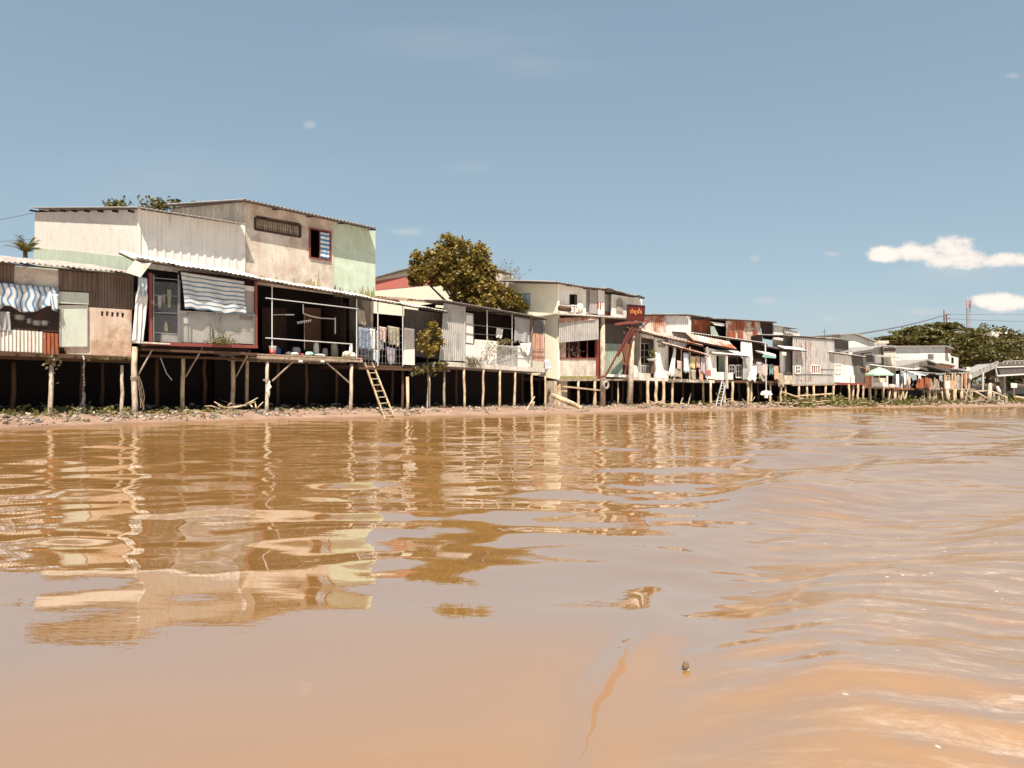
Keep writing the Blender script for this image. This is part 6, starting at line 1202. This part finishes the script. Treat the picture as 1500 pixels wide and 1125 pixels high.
def far_end():
    h = FB
    # footbridge
    b = House('footbridge', 'grey footbridge with criss cross railing and sloping stair at the right edge', 'bridge', 0, 0, frame=FB)
    P = [h.pt(x, y, 1) for x, y in ((1460, 533), (1466, 550), (1520, 546), (1580, 545), (1580, 528), (1500, 529))]; MB().prism(P, (0, 2.4, 0)).build('deck', 'metal_dark', b)
    P = [h.pt(x, y, .95) for x, y in ((1459, 549), (1462, 551.5), (1520, 548), (1580, 547), (1580, 545), (1520, 546), (1466, 549))]; MB().prism(P, (0, .08, 0)).build('lower_rail', 'metal_white', b)
    MB().bar(h.pt(1458.5, 540, .9), h.pt(1460.5, 551, .9), .12).bar(h.pt(1460, 538, .95), h.pt(1580, 534, .95), .12).build('lower_rail', 'metal_white', b)
    mb = MB(); mb.bar(h.pt(1470, 529, 1), h.pt(1580, 525, 1), .08); r = random.Random(1)
    for k in range(36): px = 1470+k*3; y = 529-k*.11; mb.bar(h.pt(px, y, 1), h.pt(px+(1.6 if k % 2 else -.8), y+5, 1), .07)
    mb.build('railing', 'metal_grey', b)
    P = [h.pt(x, y, 1) for x, y in ((1421, 550), (1460, 533), (1463, 537), (1425, 554))]; MB().prism(P, (0, 2, 0)).build('stair', 'metal_grey', b); mb = MB(); mb.bar(h.pt(1424, 546, 1), h.pt(1462, 529, 1), .08)
    for k in range(14): px = 1425+k*2.7; y = 546-k*1.22; mb.bar(h.pt(px, y+5, 1), h.pt(px+(2.5 if k % 2 else -1), y, 1), .08)
    mb.build('stair_railing', 'metal_grey', b)
    MB().tube([h.pt(1440, 545, .8), h.pt(1439.5, 574, .8)], .1, 8).build('pillar', 'concrete_white', b); MB().box(X(h, 1470, 550, 2), X(h, 1473, 550, 2), 2, 2.4, 0, Zp(h, 1470, 548, 2)).build('pillar', 'concrete', b); MB().box(X(h, 1530, 550, 2), X(h, 1536, 550, 2), 2, 2.6, 0, Zp(h, 1530, 547, 2)).build('pillar', 'concrete', b)
    # white marker board, low rails, stakes
    c = h.pt(1485, 568, .5); T = h.thing(c, 'notice_board', 'blank white board on a post under the footbridge', 'board'); h.panel('board', 'white_sheet', [(1481, 561), (1490, 561.5), (1490, 568), (1481.5, 568)], .5, .06, parent=T); MB().bar(h.pt(1485.5, 568, .55), h.pt(1485.5, 580, .55), .08).build('post', 'wood_grey', T)
    c = h.pt(1418.5, 540, 2); T = h.thing(c, 'small_sign', 'small blank white sign below the dense tree', 'sign'); h.panel('board', 'white_sheet', [(1416, 537.5), (1421, 537.5), (1421, 543), (1416, 543)], 2, .05, parent=T); MB().bar(h.pt(1418.5, 543, 2.1), h.pt(1418.5, 560, 2.1), .07).build('post', 'wood_grey', T)
    c = h.pt(1455, 585, -.4); T = h.thing(c, 'bank_fence', 'low concrete rail with leaning posts along the far bank', 'fence'); MB().bar(h.pt(1420, 573, -.1), h.pt(1450, 572, -.3), .12).bar(h.pt(1450, 572, -.3), h.pt(1475, 582, -.8), .12).build('rail', 'concrete', T)
    for px, y in ((1456, 575), (1463, 578), (1468.5, 580), (1474, 582)): MB().bar(h.pt(px, y, -.5), h.pt(px, 590, -.5), .16).build('post', 'concrete', T)
    h.solo(MB().tube([h.pt(1448, 591, -.7), h.pt(1451, 561.5, -.6)], [.26, .16], 10), h.pt(1448, 591, -.7), 'concrete_post', 'concrete', 'thick leaning concrete post standing before the low bank rail', 'post', smooth=True)
    h.solo(MB().bar(h.pt(1428, 573, -.5), h.pt(1447, 584, -.6), .13), h.pt(1436, 579, -.5), 'fallen_beam', 'wood_pale', 'pale beam sloping down to the thick concrete post', 'beam')
    h.solo(MB().tube([h.pt(1486, 581, -.6), h.pt(1505, 584, -.8)], .12, 8), h.pt(1495, 583, -.6), 'driftwood_log', 'wood_pale', 'pale log on the bank at the right edge of the view', 'log')
    mb = MB(); c = h.pt(1462, 568, .2); mb.tube([h.pt(1461, 566, .2), h.pt(1462.5, 572, .2), h.pt(1464, 576, .2)], [.12, .2, .25], 8); h.solo(mb, c, 'heron_pole', 'sack_white', 'short pale stump wrapped in cloth right of the thick concrete post', 'stump', smooth=True)
    # trees of the far bend
    def bigtree(label, blobs, d, n, size, mat, seed, base, r0, sub, name='broad_tree'): tree(FB, name, label, blobs, d, n, size, mat, seed, base, r0, sub)
    B1 = [(1385, 476, 22, 4, .7, 0), (1365, 481, 30, 4.5, 1, 1), (1345, 487, 34, 4.5, 1.1, 0), (1330, 494, 36, 4.5, 1.1, -1), (1362, 492, 38, 5.5, 1.2, 0), (1318, 500, 26, 4, .8, 0), (1350, 502, 44, 5, 1.2, -1), (1390, 488, 26, 7, 1, 0), (1395, 500, 28, 8, 1, 0)]
    bigtree('wide dark tree with layered flat branches above the long white building', B1, 20, 700, .55, 'leaf_olive', 21, (1365, 560), .45, 13)
    B2 = [(1420, 500, 24, 14, 1, 0), (1450, 496, 28, 12, 1.1, 0), (1440, 512, 34, 14, 1.2, -2), (1475, 506, 28, 14, 1, 0), (1490, 518, 28, 14, 1, -1), (1455, 524, 34, 12, 1.1, -2), (1415, 520, 20, 16, .9, -1), (1425, 535, 24, 13, .8, 0), (1405, 512, 14, 12, .6, 0), (1500, 505, 20, 12, .7, 0), (1505, 528, 22, 14, .8, 0)]
    bigtree('dense rounded olive green tree at the right behind the footbridge', B2, 12, 800, .45, 'leaf_olive', 22, (1450, 570), .5, 12, 'dense_tree')
    B3 = [(1530, 515, 30, 22, 1, 0), (1560, 525, 30, 24, 1, 0), (1450, 552, 40, 12, 1, 2), (1490, 560, 34, 12, 1, 2), (1530, 560, 36, 16, 1, 2)]
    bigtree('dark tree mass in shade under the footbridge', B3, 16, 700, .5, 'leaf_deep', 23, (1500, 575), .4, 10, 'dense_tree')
    B4 = [(1475, 566, 10, 6, .5, 0), (1466, 570, 6, 5, .3, 0)]
    tree(FB, 'shrub', 'small green shrub below the footbridge beside the white board', B4, 3.2, 500, .25, 'leaf_weed', 24, (1472, 580), .05, 6, 'shrub')
    tree(H3, 'shrub', 'green shrub between the crowded jetty and the rusty shack', [(1338, 562, 6, 7, .6, 0), (1334, 560, 4, 5, .3, 0)], .6+3, 600, .22, 'leaf_weed', 25, (1337, 580), .05, 6, 'shrub')
    # buildings beyond
    f = House('far_building', 'distant white building roof line showing above the dense tree', 'building', 0, 0, frame=FB); f.panel('wall', 'plaster_white', [(1432, 486), (1464, 482), (1484, 490), (1500, 496), (1500, 540), (1432, 540)], 60, 6); f.panel('roof', 'metal_grey', [(1428, 486), (1464, 482), (1464, 480.6), (1428, 484.4)], 58, 9)
    f.panel('parapet', 'plaster_white', [(1464, 484), (1468, 481), (1472, 489), (1484, 489), (1484, 496), (1464, 496)], 59, 3)
    g = House('far_building', 'distant pale long roof at the right edge above the trees', 'building', 0, 0, frame=FB); g.panel('wall', 'plaster_white', [(1486, 495), (1520, 499), (1520, 540), (1486, 540)], 75, 6); g.panel('roof', 'metal_white', [(1484, 494.5), (1522, 500), (1522, 497), (1484, 492.5)], 74, 8)
    # mast, power pole, wires
    h = FB; c = h.pt(1418.5, 500, 70); T = h.thing((c.x, 70, 2), 'telecom_mast', 'tall grey telecom mast with panel antennas behind the dense tree', 'mast'); t_ = h.pt(1418.5, 446, 70); b_ = Vector((c.x, 70, 2)); mb = MB()
    for sx, sy in ((-.35, -.2), (.35, -.2), (0, .4)): mb.tube([b_+Vector((sx*1.3, sy*1.3, 0)), t_+Vector((sx, sy, 0))], .09, 6)
    for k in range(34): z0, z1 = b_.z+(t_.z-b_.z)*k/34, b_.z+(t_.z-b_.z)*(k+1)/34; s = -1 if k % 2 else 1; mb.bar((c.x-.4*s, 69.8, z0), (c.x+.4*s, 69.8, z1), .07).bar((c.x-.4, 69.8, z1), (c.x+.4, 69.8, z1), .06)
    mb.build('lattice', 'mast_grey', T)
    for k, (dx, dy) in enumerate(((-.75, 0), (.75, 0), (0, -.7))): p = h.pt(1418.5, 448, 70); MB().box(p.x+dx-.22, p.x+dx+.22, 70+dy-.1, 70+dy+.1, p.z-.6, p.z+1.5).build('antenna', 'mast_pink', T)
    MB().tube([t_, h.pt(1418.5, 434, 70)], .04, 5).build('spike', 'mast_grey', T)
    c = h.pt(1385, 500, 32); T = h.thing((c.x, 32, 2), 'power_pole', 'brown power pole with crossarms above the wide layered tree', 'pole'); top = h.pt(1385, 454, 32)
    for dx in (-.35, .35): MB().tube([(c.x+dx, 32, 2), (c.x+dx, 32, top.z-(.0 if dx < 0 else .7))], [.14, .1], 8).build('post', 'pole_brown', T)
    for y in (461, 466): p = h.pt(1385, y, 32); MB().bar((c.x-.6, 31.8, p.z), (c.x+1.1, 31.8, p.z), .12).build('crossarm', 'pole_brown', T)
    def wire(name, label, A, B, sag, r_): 
        pts = [A.lerp(B, k/24)+Vector((0, 0, -sag*4*(k/24)*(1-k/24))) for k in range(25)]; h.solo(MB().tube(pts, r_, 5), A, name, 'wire_grey', label, 'cable')
    pz = lambda y: h.pt(1385, y, 32)
    wire('power_cable', 'thick dark cable sagging from the brown power pole down to the left', pz(461), h.pt(1225, 493, 14), .4, .10)
    wire('power_cable', 'thinner cable below the thick one, left of the brown power pole', pz(469), h.pt(1225, 497, 14), .8, .035)
    wire('power_cable', 'upper thin cable running right from the brown power pole', pz(460), h.pt(1620, 459, 32), .2, .04)
    wire('power_cable', 'lower thin cable running right from the brown power pole', pz(467), h.pt(1620, 474, 32), .1, .04)
    h = HB; wire('power_cable', 'thin cable reaching the left roof corner from the left edge', h.pt(48, 312, 15), h.pt(-200, 352, 12), .1, .02); wire('power_cable', 'thin cable above the yellowish palm at the left edge', h.pt(50, 350, 14), h.pt(-200, 348, 14), .2, .015)
plain('mast_grey', (.34, .3, .33)); plain('mast_pink', (.45, .28, .26)); plain('pole_brown', (.25, .14, .1)); plain('wire_grey', (.16, .17, .2))
# keep helper h in wire() local to the frame used
far_end()
# ---------------------------------------------------------------- bank litter, weeds, floating things
def bank_point(px, d):
    P = front(px); u = (front(px+4)-front(px-4)).normalized(); Q = P+Vector((-u.y, u.x, 0))*d; Q.z = prof(px, d, Q.x, Q.y); return Q
def litter():
    r = random.Random(77); mb = MB(); W = MB()
    for k in range(9000):
        px = r.uniform(-150, 1520); d = r.gauss(-.7, .75) if px < 600 else r.gauss(-.3, .9)
        if r.random() < .12: d = r.uniform(0, 3)
        if mn.noise(Vector((px*.03, d*.7, 1))) < -.15: continue
        if d < -bw(px)+.5: continue
        Q = bank_point(px, d)+Vector((0, 0, .015)); s = r.uniform(.02, .085)*(1.0 if px < 900 else 1.6)
        t = r.random()
        if t < .45: a = r.uniform(0, 6.28); L = s*r.uniform(1.5, 5); mb.bar(Q, Q+Vector((math.cos(a)*L, math.sin(a)*L, r.uniform(-.2, .4)*L)), s*.25)
        elif t < .8: mb.leaf(Q, s*3.2, r, .8)
        else:
            v = [Q+Vector((r.uniform(-s, s), r.uniform(-s, s), 0)) for _ in range(4)]; mb.hexa([Q+Vector((-s, -s, 0)), Q+Vector((s, -s*.8, 0)), Q+Vector((s*.9, s, 0)), Q+Vector((-s, s*.7, 0))], [Q+Vector((-s*.7, -s*.8, s)), Q+Vector((s*.8, -s*.8, s*.7)), Q+Vector((s*.6, s*.8, s*1.1)), Q+Vector((-s*.8, s*.6, s*.8))])
    mb.build('bank_litter', 'litter_mix', None, kind='stuff')
    for c0, c1, n, hgt, d0 in ((-150, 60, 1100, .22, .1), (60, 190, 800, .24, .1), (200, 345, 500, .16, .1), (1140, 1240, 3000, .6, -.6), (1240, 1340, 1600, .45, -.5), (1340, 1440, 900, .4, -.4), (1440, 1520, 900, .5, .6), (1000, 1140, 300, .2, 0), (345, 620, 260, .12, .2)):
        for k in range(n):
            px = r.uniform(c0, c1); d = r.gauss(d0, .45)
            if mn.noise(Vector((px*.06, d, 5))) < -.1: continue
            Q = bank_point(px, d)+Vector((0, 0, abs(r.gauss(0, hgt*.5)))); W.leaf(Q, r.uniform(.08, .2)*(1 if px < 900 else 1.9), r, .6)
    W.build('bank_weeds', 'leaf_weed', None, kind='stuff'); G = MB()
    for c0, c1, n in ((1335, 1350, 900), (1420, 1520, 1600), (1150, 1240, 500)):
        for k in range(n):
            px = r.uniform(c0, c1); d = r.uniform(.2, 6); Q = bank_point(px, d)+Vector((0, 0, abs(r.gauss(0, .3)))); G.leaf(Q, .35, r, .6)
    G.build('undergrowth', 'leaf_olive', None, kind='stuff')
    # branches piled on the bank
    for px, d, n, lb in ((958, -.6, 22, 'pale heap of broken branches and foam under the white fronted house'), (1180, -.7, 26, 'tangle of dry branches on the bank under the grey corrugated house'), (1148, -.3, 20, 'fallen bamboo and branches right of the white propeller'), (345, .9, 14, 'brush heap in the dark below the veranda corner')):
        c = bank_point(px, d); T = bpy.data.objects.new('branch_heap', None); col.objects.link(T); T.location = c; settag(T, lb, 'branches', 'heaps of branches on the bank'); m_ = MB()
        for k in range(n): a = r.uniform(0, 6.28); p = Vector((r.gauss(0, .7), r.gauss(0, .3), abs(r.gauss(0, .15)))); L = r.uniform(.4, 1.5); m_.tube([p, p+Vector((math.cos(a)*L*.5, math.sin(a)*L*.3, r.uniform(0, .15))), p+Vector((math.cos(a)*L, math.sin(a)*L*.6, r.uniform(-.05, .3)))], [.045, .035, .02], 5)
        m_.build('sticks', 'wood_pale', Nd(T, (0, 0, 0)), True)
    for (p, q, lb) in (((1145, 574), (1200, 592), 'long bamboo pole sloping down the bank under the grey corrugated house'), ((1168, 580), (1218, 577), 'thin pole lying level before the stilts of the grey corrugated house')):
        H3.solo(MB().tube([H3.pt(*p, -.3), H3.pt(*q, -.9)], .07, 7), H3.pt(*p, -.3), 'bamboo_pole', 'wood_pale', lb, 'pole')
litter()
far_clutter()
def floater():
    def wp(px, py): d_ = ray(px, py); return CAM+d_*(-(CAMH)/d_.z)
    c = wp(1007, 992); T = bpy.data.objects.new('floating_stick', None); col.objects.link(T); T.location = c; settag(T, 'small dark tipped stick poking out of the water at the wake edge', 'stick')
    N_ = Nd(T, (0, 0, 0)); MB().tube([(.02, 0, -.06), (.004, 0, .0), (.0, 0, .02), (-.004, 0, .034)], [.008, .012, .009, .011], 8).build('stick_body', 'cloth_tan', N_, True); MB().tube([(-.004, 0, .032), (-.008, 0, .042), (-.007, 0, .052), (-.013, 0, .060)], [.011, .015, .012, .004], 8).build('tip', 'bark', N_, True)
floater()
